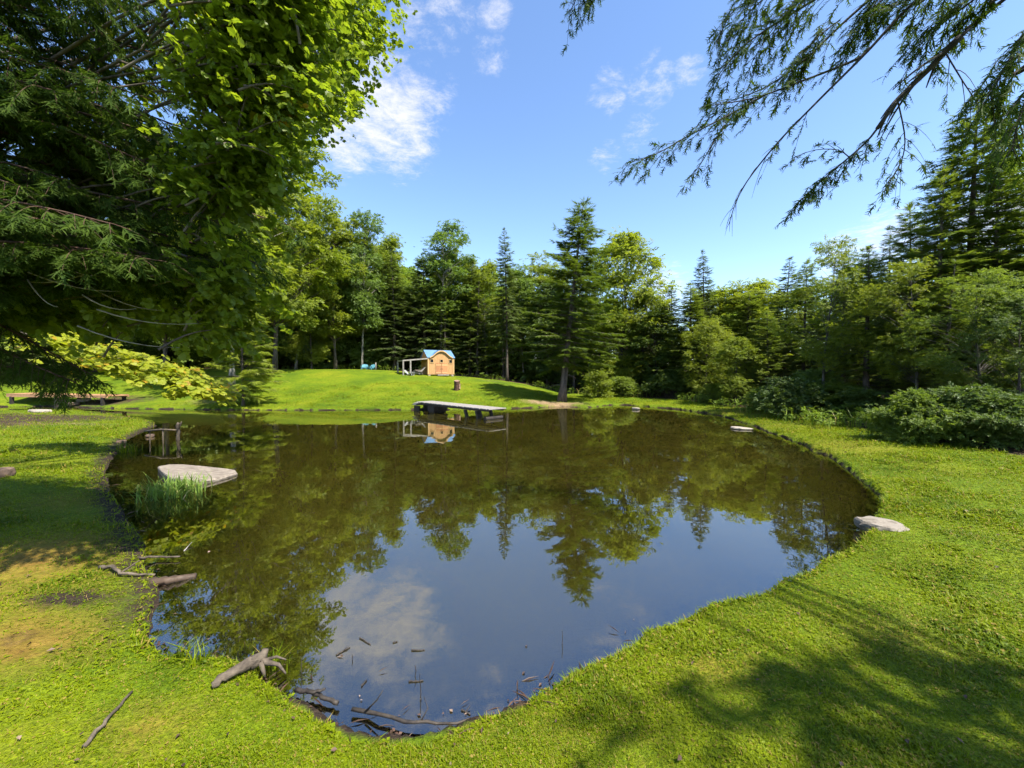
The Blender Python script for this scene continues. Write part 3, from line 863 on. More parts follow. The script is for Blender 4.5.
G1, G2 = 'trees of the forest edge behind the lawn', 'trees of the forest edge along the right bank'
B, C_ = 'broadleaf_tree', 'conifer_tree'
TREES = [
    # behind the lawn, left of the playhouse
    ('ash_a', B, 232, 25, 62, 4.2, 'tall full green tree rising over the hemlock at the left bank', None, 'leaf_lime'),
    ('ash_b', B, 275, 31, 110, 4.2, 'tall broad green tree just left of the gap of sky', None, 'leaf_lime'),
    ('fir_sapling', C_, 243, 21.8, 292, 2.0, 'light green young fir with flat tiers at the left lawn edge', None, None),
    ('ash_c', B, 296, 39, 226, 2.8, 'leafy tree with thin dark trunk at the left end of the far lawn', G1, None),
    ('ash_b', B, 336, 38.5, 205, 3.6, 'tallest rounded tree behind the lawn, left of the turquoise chairs', G1, 'leaf_lime'),
    ('ash_a', B, 362, 39, 216, 2.7, 'tree with a pale bare trunk beside the turquoise chairs', G1, 'leaf_pale'),
    ('lime', B, 312, 37.5, 292, 2.4, 'low bright green tree at the lawn edge left of the turquoise chairs', G1, 'leaf_lime'),
    ('lime', B, 262, 38.5, 285, 2.6, 'low spreading tree behind the light green young fir', G1, 'leaf'),
    ('spruce_b', C_, 395, 41, 252, 2.8, 'dark conifer behind the playhouse porch', G1, None),
    ('ash_c', B, 385, 44, 236, 3.2, 'green tree showing above the dark conifer left of the playhouse', G1, 'leaf_lime'),
    ('airy', B, 440, 42, 224, 3.0, 'tall thin airy tree with see-through crown above the playhouse', G1, None),
    ('hemlock_far', C_, 425, 42, 258, 3.4, 'dark hemlock standing right behind the playhouse', G1, 'needle'),
    ('spruce_b', C_, 470, 42, 262, 2.6, 'dark conifer just right of the playhouse', G1, None),
    ('ash_b', B, 455, 46, 244, 3.2, 'rounded tree showing over the dark conifers behind the playhouse', G1, 'leaf'),
    ('ash_c', B, 487, 43, 262, 2.6, 'tree with slightly yellowing crown left of the tall bare-trunked spruce', G1, 'leaf_lime'),
    ('spruce_a', C_, 507, 36, 229, 1.9, 'tall narrow spruce with a bare pale lower trunk behind the lawn', None, None),
    ('ash_b', B, 541, 41, 256, 3.2, 'round green tree between the tall narrow spruce and the leaning pine', G1, 'leaf_lime'),
    ('ash_c', B, 524, 40, 270, 2.4, 'slim tree right of the tall narrow spruce', G1, None),
    ('dense', B, 553, 38, 285, 2.8, 'dense dark tree in the shade behind the leaning pine', G1, None),
    ('dense', B, 621, 32, 238, 3.3, 'full bright green tree behind the right side of the leaning pine', None, 'leaf_lime'),
    ('ash_a', B, 590, 37, 262, 3.0, 'pale green tree hidden behind the leaning pine', G1, 'leaf_pale'),
    ('lime', B, 646, 33, 292, 2.2, 'lower bright green tree filling the slope right of the leaning pine', None, 'leaf'),
    ('hemlock_far', C_, 30, 29, 300, 3.4, 'dark hemlock beyond the footbridge', None, 'needle'),
    ('dense', B, 95, 31, 250, 3.8, 'dense tree behind the far end of the footbridge', None, None),
    ('ash_b', B, 165, 30, 190, 3.8, 'leafy tree behind the low yellow bough', None, None),
    # right bank, from far to near
    ('scrawny', C_, 642, 31, 318, 1.5, 'short conifer in the gap right of the leaning pine', G2, None),
    ('dense', B, 657, 30, 312, 2.1, 'dark low tree at the far right corner of the pond', G2, None),
    ('spruce_b', C_, 690, 27, 284, 2.4, 'dark spreading conifer below the ragged-topped spruce', G2, 'needle_light'),
    ('spruce_b', C_, 704, 28, 250, 1.7, 'ragged-topped spruce poking above its neighbours right of the pond', G2, 'needle'),
    ('ash_c', B, 722, 29, 288, 2.4, 'rounded green tree right of the ragged-topped spruce', G2, 'leaf_lime'),
    ('hemlock_far', C_, 745, 26, 292, 2.6, 'soft green hemlock in the middle of the right treeline', G2, 'needle_light'),
    ('lime', B, 706, 25, 322, 1.7, 'lime green tree in front of the dark spreading conifer', G2, None),
    ('lime', B, 738, 21.5, 340, 1.55, 'low lime green tree reaching the lawn left of the dark bush', G2, 'leaf_lime'),
    ('spruce_b', C_, 784, 23, 258, 1.7, 'dark pointed spruce standing left of the slender birch', G2, None),
    ('fir', C_, 768, 21, 312, 1.5, 'light green fir before the dark pointed spruce', G2, None),
    ('birch', B, 822, 16.5, 246, 1.6, 'slender birch with bright crown and thin grey trunk', G2, None),
    ('scrawny', C_, 866, 15.5, 248, 1.4, 'thin conifer with sparse tiers right of the slender birch', G2, None),
    ('fir', C_, 843, 20, 256, 1.7, 'soft conifer behind the slender birch and the thin conifer', G2, None),
    ('spruce_b', C_, 888, 18, 228, 1.4, 'dark thin spruce whose tip shows left of the tallest conifer', G2, 'needle'),
    ('fir', C_, 803, 21, 262, 1.6, 'soft light green fir between the dark pointed spruce and the slender birch', G2, None),
    ('hemlock_far', C_, 858, 22, 250, 2.1, 'dense hemlock filling the gap behind the thin conifer', G2, 'needle_light'),
    ('fir', C_, 910, 16.5, 205, 1.7, 'upright yellow-green fir left of the leaning-trunk tree', G2, None),
    ('ash_c', B, 762, 27, 280, 2.3, 'rounded tree left of the dark pointed spruce', G2, 'leaf_lime'),
    ('spruce_b', C_, 672, 30, 286, 1.8, 'dark conifer left of the ragged-topped spruce', G2, 'needle'),
    ('birch', B, 918, 13.2, 262, 1.25, 'leafy tree with bare leaning trunk behind the big bush', G2, 'leaf_lime'),
    ('spruce_a', C_, 966, 14.5, 106, 3.0, 'tallest conifer at the right with open upper tiers', None, 'hemlock'),
    ('fir', C_, 936, 14, 172, 1.8, 'tall slim fir just left of the tallest conifer', G2, 'needle_light'),
    ('scrawny', C_, 945, 12.6, 262, 1.2, 'sparse thin-trunked conifer before the tallest conifer', G2, 'needle_light'),
    ('fir', C_, 992, 13, 150, 1.8, 'tall fir just right of the tallest conifer', G2, 'needle_light'),
    ('birch', B, 985, 11.3, 275, 1.3, 'low leafy tree right of the tallest conifer trunk', G2, 'leaf'),
    ('fir', C_, 1022, 12.4, 168, 1.7, 'tall conifer at the right edge beyond the low leafy tree', G2, 'hemlock'),
    ('lime', B, 1018, 10.2, 300, 1.2, 'dark leafy tree at the right edge behind the big bush', G2, 'leaf_dark'),
]
for kind, nm, u, D, vt, rad, lab, grp, cm in TREES:
    tree_px(kind, nm, u, D, vt, rad, lab, group=grp, crown_mat=cm)

# the big pine by the far shore leans right
pv = at_g(562, 402)
variant('shore_pine', gen_conifer(41, 12.6, 2.3, 2.7, per=8, droop=0.2, tip=0.1, spray=0.5, step=0.33, tr=0.2, power=0.68, ragged=0.55, dead=14, nspr=9.5, irregular=0.15), 12.6, 2.7, 'bark', 'hemlock')
plant_tree('shore_pine', 'shore_pine', pv[0], pv[1], CAM_H + (HOR - 199) / F_PX * pv[1] - pv[2], 3.2,
           'big pine leaning right on bare soil at the far shore', 'tree', rz=0.6, tilt=(0, R_(7.0)))

SHRUBS = [
    ('shrub_big', 918, 9.9, 392, 0.95, 'light green half of the big thicket at the right lawn edge', None, 'leaf'),
    ('shrub_big', 968, 9.5, 388, 1.25, 'big dark green bush right of the light green one at the lawn edge', None, 'leaf_dark'),
    ('shrub_big', 1020, 8.9, 398, 1.1, 'dark bush cut by the right edge of the view', None, 'leaf_dark'),
    ('shrub_dark', 792, 16.0, 380, 1.2, 'dark rounded bush below the slender birch', None, None),
    ('shrub_light', 597, 27.5, 372, 0.95, 'pale yellow-green bush right of the leaning pine', None, 'leaf_lime'),
    ('shrub_dark', 622, 28.5, 378, 1.2, 'low green bush right of the pale bush', None, 'leaf'),
    ('shrub_dark', 672, 27, 372, 1.6, 'dark bush at the far right bank below the dark low tree', None, None),
    ('shrub_dark', 712, 23, 389, 0.8, 'small round bush by the far right lawn corner', None, 'leaf'),
    ('shrub_light', 845, 15.8, 385, 1.2, 'pale-leaved bush below the thin conifer', None, 'leaf'),
    ('shrub_light', 868, 14.2, 392, 1.0, 'leafy bush between the dark rounded bush and the big bush', None, 'leaf_dark'),
    ('shrub_dark', 766, 18.6, 388, 0.9, 'green bush left of the dark rounded bush', None, 'leaf'),
    ('shrub_light', 812, 17.2, 372, 1.1, 'tall pale bush at the foot of the slender birch', None, 'leaf_pale'),
]
for kind, u, D, vt, rad, lab, grp, cm in SHRUBS:
    tree_px(kind, 'shrub', u, D, vt, rad, lab, cat='bush', crown_mat=cm)

# ------------------------------------------------------------------ deep forest behind the front rows: one mass
wm_t, wm_c = MB(), MB()
cheapL = [gen_broad(50 + k, 13, 0.3, 3.0, 'tall', 60, 30, 0.75, 0.62, sprigs=[tmpl_sprig(60 + k, 4, tmpl_leaf(0.34), 0.55)]) for k in range(2)]
cheapC = [gen_conifer(55 + k, 13, 0.3, 2.5, per=5, step=0.62, spray=0.9, frond=FROND_T, droop=0.25, nspr=4.5) for k in range(2)]


def merge(dst, src, loc, s, a, mat):
    ca, sa = math.cos(a), math.sin(a)
    Rm = np.array([(ca, -sa, 0), (sa, ca, 0), (0, 0, 1)])
    off = dst.n
    v = np.concatenate(src.v) @ Rm.T * np.array(s) + np.array(loc)
    dst.v.append(v)
    for f in src.f:
        dst.f.append(f + off)
        dst.m.append(np.full(len(f), mat, np.int32))
    dst.n += len(v)


wood = MB()
g = np.random.default_rng(77)
cand = []
for k in range(4000):
    th = g.uniform(-1.0, 1.0)
    rr = g.uniform(10, 75)
    cand.append((math.sin(th) * rr, math.cos(th) * rr))
cand = np.array(cand)
dl = poly_sd(LAWN, cand)
kept = []
for p, q in zip(cand, dl):
    if (q < 3.5 and p[1] > 27) or q < 2.8 or q > 26 or (p[0] > 0 and p[1] < 32 and q < 8.5):
        continue
    if any((p[0] - a) ** 2 + (p[1] - b) ** 2 < 2.5 ** 2 for a, b in kept):
        continue
    kept.append((p[0], p[1]))
    if len(kept) >= 280:
        break
kept = np.array(kept)
kz = ground_z(kept)[0]
for i, (p, z) in enumerate(zip(kept, kz)):
    D = p[1]
    u = 512 + F_PX * p[0] / D
    lim = np.interp(u, [200, 330, 400, 480, 560, 640, 660, 700, 800, 880, 940, 1024], [215, 235, 262, 275, 270, 315, 320, 300, 285, 275, 250, 225])
    h = CAM_H + (HOR - lim - g.uniform(0, 25)) / F_PX * D - z
    h = float(np.clip(h, 4, 17))
    con = g.uniform() < 0.5
    tb, cb = (cheapC if con else cheapL)[g.integers(2)]
    s = (h / 13) ** 0.5 * 1.1
    a = g.uniform(0, 6.28)
    merge(wood, tb, (p[0], p[1], z), (s, s, h / 13), a, 0)
    merge(wood, cb, (p[0], p[1], z), (s, s, h / 13), a, 2 if con else 1)
wo = wood.build('woodland', [M['bark'], M['leaf_pale'], M['hemlock']])
tag(wo, 'deep mixed woodland behind the front rows of trees', kind='stuff')

# ------------------------------------------------------------------ light and sky
SUN_EL, SUN_DIR = R_(57), np.array([0.78, -0.63])
SUN_AZ = math.atan2(SUN_DIR[0], SUN_DIR[1])          # clockwise from +Y
sd_ = bpy.data.lights.new('sun', 'SUN')
sd_.energy, sd_.angle, sd_.color = 4.9, R_(0.53), (1.0, 0.94, 0.84)
sun = bpy.data.objects.new('sun', sd_)
COL.objects.link(sun)
h_ = SUN_DIR / np.linalg.norm(SUN_DIR)
tos = Vector((h_[0] * math.cos(SUN_EL), h_[1] * math.cos(SUN_EL), math.sin(SUN_EL)))
sun.rotation_euler = tos.to_track_quat('Z', 'Y').to_euler()
sun.location = (20, -12, 40)


def sky_world():
    w = bpy.data.worlds.new('World')
    scene.world = w
    w.use_nodes = True
    nt = w.node_tree
    nt.nodes.clear()
    lk = nt.links
    sky = N(nt, 'ShaderNodeTexSky', sky_type='NISHITA')
    sky.sun_disc = False
    sky.sun_elevation = SUN_EL
    sky.sun_rotation = SUN_AZ
    sky.air_density, sky.dust_density, sky.ozone_density = 0.95, 0.35, 1.2
    tc = N(nt, 'ShaderNodeTexCoord')
    nv = N(nt, 'ShaderNodeVectorMath', operation='NORMALIZE'); lk.new(tc.outputs['Generated'], nv.inputs[0])
    sp = N(nt, 'ShaderNodeSeparateXYZ'); lk.new(nv.outputs[0], sp.inputs[0])
    # cloud deck: project the view direction on a plane overhead
    mz = N(nt, 'ShaderNodeMath', operation='MAXIMUM'); lk.new(sp.outputs['Z'], mz.inputs[0]); mz.inputs[1].default_value = 0.06
    dx = N(nt, 'ShaderNodeMath', operation='DIVIDE'); lk.new(sp.outputs['X'], dx.inputs[0]); lk.new(mz.outputs[0], dx.inputs[1])
    dy = N(nt, 'ShaderNodeMath', operation='DIVIDE'); lk.new(sp.outputs['Y'], dy.inputs[0]); lk.new(mz.outputs[0], dy.inputs[1])
    cv = N(nt, 'ShaderNodeCombineXYZ'); lk.new(dx.outputs[0], cv.inputs[0]); lk.new(dy.outputs[0], cv.inputs[1])
    nz = N(nt, 'ShaderNodeTexNoise', Scale=8.0, Detail=12.0, Roughness=0.74); nz.inputs['Distortion'].default_value = 0.25
    av = N(nt, 'ShaderNodeVectorMath', operation='ADD'); av.name = 'cloud_shift'; av.inputs[1].default_value = CLOUD_OFF; lk.new(cv.outputs[0], av.inputs[0])
    lk.new(av.outputs[0], nz.inputs['Vector'])
    cover = None
    # where the clouds sit: (direction pixel, angular radius deg, weight)
    for u, v, rad, wt in CLOUDS:
        d = ray(u, v); d = d / np.linalg.norm(d)
        dp = N(nt, 'ShaderNodeVectorMath', operation='DOT_PRODUCT'); lk.new(nv.outputs[0], dp.inputs[0]); dp.inputs[1].default_value = tuple(d)
        mr = N(nt, 'ShaderNodeMapRange', interpolation_type='SMOOTHSTEP'); lk.new(dp.outputs['Value'], mr.inputs[0])
        mr.inputs[1].default_value = math.cos(R_(rad)); mr.inputs[2].default_value = 1.0
        mr.inputs[3].default_value = 0.0; mr.inputs[4].default_value = wt
        if cover is None:
            cover = mr.outputs[0]
        else:
            mx = N(nt, 'ShaderNodeMath', operation='MAXIMUM'); lk.new(cover, mx.inputs[0]); lk.new(mr.outputs[0], mx.inputs[1]); cover = mx.outputs[0]
    ad = N(nt, 'ShaderNodeMath', operation='ADD'); lk.new(nz.outputs['Fac'], ad.inputs[0]); lk.new(cover, ad.inputs[1])
    den = N(nt, 'ShaderNodeMapRange', interpolation_type='SMOOTHSTEP'); lk.new(ad.outputs[0], den.inputs[0])
    den.inputs[1].default_value = 0.72; den.inputs[2].default_value = 1.17; den.inputs[3].default_value = 0.0; den.inputs[4].default_value = 0.97
    hs = N(nt, 'ShaderNodeHueSaturation'); hs.inputs['Saturation'].default_value = SKY_SAT; hs.inputs['Hue'].default_value = 0.503; hs.inputs['Value'].default_value = SKY_VAL
    lk.new(sky.outputs[0], hs.inputs['Color'])
    c = mixc(nt, den.outputs[0], hs.outputs[0], (CLOUD_V, CLOUD_V * 1.0, CLOUD_V * 1.04))
    bg = N(nt, 'ShaderNodeBackground', Strength=0.1); lk.new(c, bg.inputs['Color'])
    o = N(nt, 'ShaderNodeOutputWorld'); lk.new(bg.outputs[0], o.inputs['Surface'])


CLOUD_OFF = (13.7, 7.1, 33.0)
SKY_SAT, SKY_VAL, CLOUD_V = 1.10, 1.28, 4.1
CLOUDS = [(385, 116, 9, 0.50), (345, 118, 9, 0.48), (428, 114, 5, 0.32), (428, 66, 6, 0.28), (410, 22, 6, 0.30), (452, 0, 5, 0.36), (492, 8, 3.5, 0.36), (490, 55, 4, 0.30), (400, 152, 6, 0.34),
          (610, 88, 4, 0.32), (650, 84, 4.5, 0.34), (690, 70, 3, 0.30), (605, 158, 3, 0.32), (640, 131, 3.5, 0.32), (850, 256, 5, 0.40), (890, 240, 5, 0.42), (1010, 218, 6, 0.5), (930, 238, 4, 0.3),
          (660, 292, 6, 0.40), (640, 270, 4, 0.3), (290, 70, 12, 0.36)]
sky_world()

# ------------------------------------------------------------------ overhanging hemlock on the right, trunk outside the frame
def limb_px(spec, n=28):
    """spec: (u, v, y) control points -> smooth 3-D polyline"""
    P = np.array([at_y(*s) if len(s) == 3 and not isinstance(s[0], str) else np.array(s[1:]) for s in spec])
    t = np.linspace(0, len(P) - 1, n)
    out = []
    for tt in t:
        i = min(int(tt), len(P) - 2)
        f = tt - i
        p0, p1, p2, p3 = P[max(i - 1, 0)], P[i], P[i + 1], P[min(i + 2, len(P) - 1)]
        out.append(0.5 * ((2 * p1) + (-p0 + p2) * f + (2 * p0 - 5 * p1 + 4 * p2 - p3) * f * f + (-p0 + 3 * p1 - 3 * p2 + p3) * f ** 3))
    return np.array(out)


def dress(tb, cb, B, r0, r1, g, f0=0.0, f1=1.0, twigs=14, tlen=0.5, frond=None, fs=0.108, per=7, droop=0.3, mat=0, bare=0.0):
    """hang side twigs with needle sprays on a limb"""
    frond = frond or FROND_J
    tb.tube(B, np.linspace(r0, r1, len(B)), 6)
    seg = np.linspace(0, 1, len(B))
    Ps, Xs, Ns, Ss = [], [], [], []
    for k in range(twigs):
        t = f0 + (f1 - f0) * (k + g.uniform(0.1, 0.9)) / twigs
        p = np.array([np.interp(t, seg, B[:, j]) for j in range(3)])
        i = min(int(t * (len(B) - 1)), len(B) - 2)
        tg = nrm(B[i + 1] - B[i])
        sd = nrm(np.cross(tg, [0, 0, 1.0])) * (1 if k % 2 else -1)
        L = tlen * g.uniform(0.5, 1.2) * (1.15 - 0.55 * t)
        d = nrm(tg * g.uniform(0.5, 1.0) + sd * g.uniform(0.5, 1.0) + g.normal(0, 0.12, 3))
        e = p + d * L + np.array([0, 0, -droop * L * g.uniform(0.5, 1.3)])
        Q = bez(p, p + d * L * 0.55, e, 6)
        tb.tube(Q, max(0.0022, r1 * 0.5) * np.array([1.6, 1.4, 1.2, 1, .8, .5]), 4, cap=False)
        if g.uniform() < bare:
            continue
        m = max(3, int(per * L / 0.4))
        tt = g.uniform(0.1, 1, m); tt[0] = 1.0
        q = np.stack([np.interp(tt, np.linspace(0, 1, 6), Q[:, j]) for j in range(3)], 1)
        s2 = nrm(np.cross(nrm(e - p), [0, 0, 1.0]))
        ss = np.where(np.arange(m) % 2, 1.0, -1.0)[:, None] * g.uniform(0.3, 0.9, (m, 1)); ss[0] = 0
        Ps.append(q); Xs.append(nrm(e - p) + s2 * ss + np.array([0, 0, -0.15]) + g.normal(0, 0.32, (m, 3)))
        Ns.append(np.array([0, 0, 1.0]) + g.normal(0, 0.35, (m, 3))); Ss.append(fs * g.uniform(0.6, 1.25, m))
    if Ps:
        cb.scatter(frond, np.concatenate(Ps), np.concatenate(Xs), np.concatenate(Ns), np.concatenate(Ss), mat)


g = np.random.default_rng(5)
HT = np.array([6.4, -1.5])
hz0 = gz(*HT)
ob = empty('overhanging_hemlock', (HT[0], HT[1], hz0))
tag(ob, 'hemlock whose dark feathery boughs hang in from the upper right', 'tree')
tb, cb = MB(), MB()
tz = np.linspace(hz0 - 0.2, hz0 + 9.5, 12)
tb.tube(np.stack([HT[0] + 0 * tz, HT[1] + 0.1 * np.sin(tz), tz], 1), 0.2 * (1 - 0.9 * np.linspace(0, 1, 12)), 9)


def tk(z): return ('w', HT[0], HT[1] + 0.1 * math.sin(z), z)


A_ = limb_px([tk(7.2), (1010, -70, 3.6), (917, 0, 3.9), (864, 55, 4.1), (816, 103, 4.3), (773, 148, 4.5), (741, 191, 4.7), (729, 224, 4.8)], 40)
dress(tb, cb, A_, 0.019, 0.004, g, 0.55, 0.80, 10, 0.42, bare=0.45)
dress(tb, cb, A_[-10:], 0.008, 0.002, g, 0.3, 1.0, 9, 0.22, bare=1.0, droop=0.8)
B1 = limb_px([(870, 48, 4.1), (855, 60, 4.15), (802, 81, 4.3), (754, 98, 4.4), (701, 107, 4.5)], 18)
dress(tb, cb, B1, 0.016, 0.004, g, 0.25, 1.0, 13, 0.34, droop=0.5)
B2 = limb_px([(765, 95, 4.4), (735, 112, 4.45), (692, 134, 4.55), (656, 154, 4.65), (632, 162, 4.7)], 18)
dress(tb, cb, B2, 0.011, 0.003, g, 0.05, 1.0, 24, 0.42, droop=0.35, per=12)
B3 = limb_px([(735, 112, 4.45), (715, 140, 4.55), (700, 165, 4.6), (690, 176, 4.6)], 10)
dress(tb, cb, B3, 0.007, 0.003, g, 0.1, 1.0, 9, 0.28, droop=0.5)
C1 = limb_px([tk(7.6), (960, -80, 3.8), (869, 0, 4.1), (840, 26, 4.2), (802, 62, 4.35), (764, 88, 4.45), (722, 104, 4.6)], 34)
dress(tb, cb, C1, 0.019, 0.004, g, 0.5, 1.0, 26, 0.5, droop=0.3, per=11)
C2 = limb_px([(900, -45, 4.0), (840, -15, 4.2), (790, 15, 4.4), (745, 45, 4.55), (716, 78, 4.65)], 20)
dress(tb, cb, C2, 0.018, 0.004, g, 0.1, 1.0, 30, 0.55, droop=0.32, per=12)
for pp in ([(900, -40, 4.0), (868, 10, 4.15), (845, 45, 4.25)], [(820, -40, 4.3), (800, 0, 4.4), (772, 30, 4.5), (752, 62, 4.6)], [(790, -45, 4.4), (760, -10, 4.5), (730, 15, 4.6), (716, 45, 4.7)], [(840, 20, 4.25), (815, 40, 4.3), (790, 75, 4.4)]):
    dress(tb, cb, limb_px(pp, 12), 0.008, 0.003, g, 0.05, 1.0, 20, 0.36, droop=0.35, per=11)
C3 = limb_px([(860, -55, 4.0), (800, -25, 4.3), (760, 2, 4.5), (735, 28, 4.6)], 16)
dress(tb, cb, C3, 0.014, 0.004, g, 0.1, 1.0, 22, 0.5, droop=0.32, per=12)
D1 = limb_px([tk(6.9), (1080, -60, 3.2), (965, 33, 3.6), (931, 67, 3.8), (898, 100, 3.95), (869, 139, 4.1), (840, 165, 4.2), (818, 184, 4.3), (806, 196, 4.3)], 40)
dress(tb, cb, D1, 0.019, 0.004, g, 0.6, 1.0, 26, 0.38, droop=0.32, per=11)
dress(tb, cb, D1[10:24], 0.03, 0.018, g, 0.1, 0.9, 8, 0.4, droop=0.32, bare=0.3)
E1 = limb_px([(898, 102, 3.95), (905, 139, 4.0), (900, 165, 4.05), (888, 182, 4.1)], 12)
dress(tb, cb, E1, 0.007, 0.003, g, 0.1, 1.0, 14, 0.28, droop=0.6)
E2 = limb_px([(850, 158, 4.15), (838, 150, 4.2), (815, 150, 4.3), (792, 158, 4.35)], 10)
dress(tb, cb, E2, 0.006, 0.002, g, 0.1, 1.0, 9, 0.22, droop=0.32, bare=0.3)
F1 = limb_px([(945, 52, 3.7), (962, 80, 3.65), (978, 105, 3.6), (990, 132, 3.55)], 12)
dress(tb, cb, F1, 0.007, 0.002, g, 0.1, 1.0, 10, 0.25, droop=0.7, bare=0.5)
for (pp, tw, tl) in [([tk(6.4), (1120, -20, 2.9), (1040, 20, 3.1), (1010, 60, 3.2), (990, 95, 3.3)], 30, 0.5),
                     ([tk(7.0), (1090, -70, 3.0), (1010, -25, 3.3), (960, 10, 3.6), (925, 38, 3.8)], 34, 0.52),
                     ([tk(7.4), (1050, -110, 3.4), (960, -55, 3.7), (900, -15, 4.0), (862, 20, 4.2)], 30, 0.5),
                     ([tk(6.1), (1110, 10, 2.9), (1050, 60, 3.0), (1022, 110, 3.1), (1012, 150, 3.15)], 24, 0.45),
                     ([tk(7.8), (1100, -150, 3.2), (1000, -60, 3.5), (940, -15, 3.8), (890, 8, 4.0)], 34, 0.55)]:
    dress(tb, cb, limb_px(pp, 30), 0.017, 0.004, g, 0.45, 1.0, tw, tl, droop=0.4, per=11)
# a bough higher up whose tip dips in at the top
I1 = limb_px([tk(9.0), (760, -190, 4.2), (640, -90, 4.6), (592, -30, 4.8), (570, 12, 4.9)], 26)
dress(tb, cb, I1, 0.019, 0.004, g, 0.5, 1.0, 26, 0.36, droop=0.7, per=11)
for _b in range(2):
    I2 = limb_px([(610 + 20 * _b, -50, 4.75), (590 + 10 * _b, -22, 4.85), (582 + 8 * _b, 4, 4.9)], 10)
    dress(tb, cb, I2, 0.006, 0.003, g, 0.2, 1.0, 9, 0.25, droop=0.7, per=11)
# unseen rest of its crown, behind the camera's right shoulder, shaped by where its shadow falls
Ht = gen_conifer(71, 10, 3.4, 4.8, per=6, step=0.5, droop=0.3, spray=0.6, frond=FROND, ragged=0.4, power=0.7, tr=0.05, nspr=2.9)
hv_all, hc_all = Ht


def keep_out(mbsrc, K):
    """drop sprays that would poke into the view frustum (K verts per spray)"""
    return mbsrc


sel_v = np.concatenate(hc_all.v) + np.array([HT[0], HT[1], hz0])
K = len(FROND[0])
cent = sel_v.reshape(-1, K, 3).mean(1)
infr = (cent[:, 1] > 0.2) & (np.abs(cent[:, 0]) < 1.40 * cent[:, 1] + 0.5)
near_cam = np.hypot(cent[:, 0], cent[:, 1]) < 1.0
hgt = np.maximum(cent[:, 2] - 0.3, 0)
kk = 1 / math.tan(SUN_EL)
sx, sy = cent[:, 0] - h_[0] * kk * hgt, cent[:, 1] - h_[1] * kk * hgt
su, sv = 512 + F_PX * sx / np.maximum(sy, 0.05), HOR + F_PX * 1.6 / np.maximum(sy, 0.05)
sunny = (sy > 0.3) & (su < 1150) & (sv < np.interp(su, [0, 150, 330, 520, 760, 900, 1024], [790, 740, 700, 705, 655, 620, 660]))  # sprays whose shadow would fall on the sunlit lawn are dropped
ok = ~infr & ~near_cam & ~sunny
for_v = sel_v.reshape(-1, K, 3)[ok].reshape(-1, 3)
fr_f = [(f[None] + (np.arange(ok.sum()) * K)[:, None, None]).reshape(-1, f.shape[1]) for f in FROND[1]]
cb.add(for_v, fr_f)
inv = Vector((-HT[0], -HT[1], -hz0))
o1 = tb.build('trunk', M['bark_dark'], ob, True); o2 = cb.build('crown', M['hemlock_shade'], ob)
for o in (o1, o2):
    o.data.transform(Matrix.Translation(inv))

# ------------------------------------------------------------------ near left: big hemlock and the maple leaning over the bank
g = np.random.default_rng(9)
HL = np.array([-6.8, 3.35])
z0 = gz(*HL)
hl = empty('hemlock_tree', (HL[0], HL[1], z0))
tag(hl, 'big dark hemlock filling the left edge with drooping boughs', 'tree')
tb, cb = MB(), MB()
tz = np.linspace(-0.2, 11, 12)
tb.tube(np.stack([0 * tz, 0.05 * np.sin(tz), tz], 1), 0.22 * (1 - 0.9 * np.linspace(0, 1, 12)), 9)
z = 2.0
while z < 10.4:
    for k in range(5 if z < 7 else 3):
        a = g.uniform(-0.16, 0.30) if z < 7.5 else g.uniform(-3.14, 3.14)
        L = (4.5 if z < 6.2 else 4.5 * max(0.12, 1 - (z - 6.2) / 4.6)) * g.uniform(0.62, 1.0)
        d = np.array([math.cos(a), math.sin(a), 0])
        zz = z + g.uniform(-.3, .3)
        p0 = np.array([0, 0, zz])
        e = p0 + d * L + [0, 0, -L * g.uniform(0.08, 0.26)]
        e[2] = max(e[2], (1.80 if e[0] + HL[0] < -4.4 else 2.75) + g.uniform(0, 0.25) - z0)
        Bq = bez(p0, p0 * 0.5 + e * 0.5 + [0, 0, 0.10 * L], e, 12)
        dress(tb, cb, Bq, 0.026, 0.004, g, 0.22, 1.0, int(11 * L), 0.5, frond=FROND_I, fs=0.135, per=13, droop=0.5)
    z += 0.38
for (pp) in ([(-60, 300, 4.0), (0, 325, 4.1), (50, 352, 4.2), (90, 374, 4.3)], [(-60, 330, 3.9), (0, 350, 4.0), (40, 368, 4.0), (70, 380, 4.0)], [(-70, 350, 4.4), (-10, 362, 4.4), (30, 372, 4.4), (62, 384, 4.4)]):
    Bq = limb_px([('w', HL[0], HL[1], 2.3 + g.uniform(0, .5))] + pp, 16) - np.array([HL[0], HL[1], z0])
    dress(tb, cb, Bq, 0.02, 0.004, g, 0.3, 1.0, 30, 0.36, frond=FROND_I, fs=0.13, per=11, droop=0.5)
# a few bare dead twigs hang in the dark boughs
for k in range(10):
    p = at_y(g.uniform(10, 110), g.uniform(240, 330), 3.3 + g.uniform(0, .4)) - np.array([HL[0], HL[1], z0])
    e = p + np.array([g.uniform(0.3, 0.8), g.uniform(-.2, .2), g.uniform(-.25, .05)])
    tb.tube(bez(p, (p + e) / 2 + [0, 0, -0.1], e, 7), np.linspace(0.007, 0.002, 7), 4, mat=1)
tb.build('trunk', [M['bark_red'], M['deadwood']], hl, True)
cb.build('crown', M['hemlock_shade'], hl)

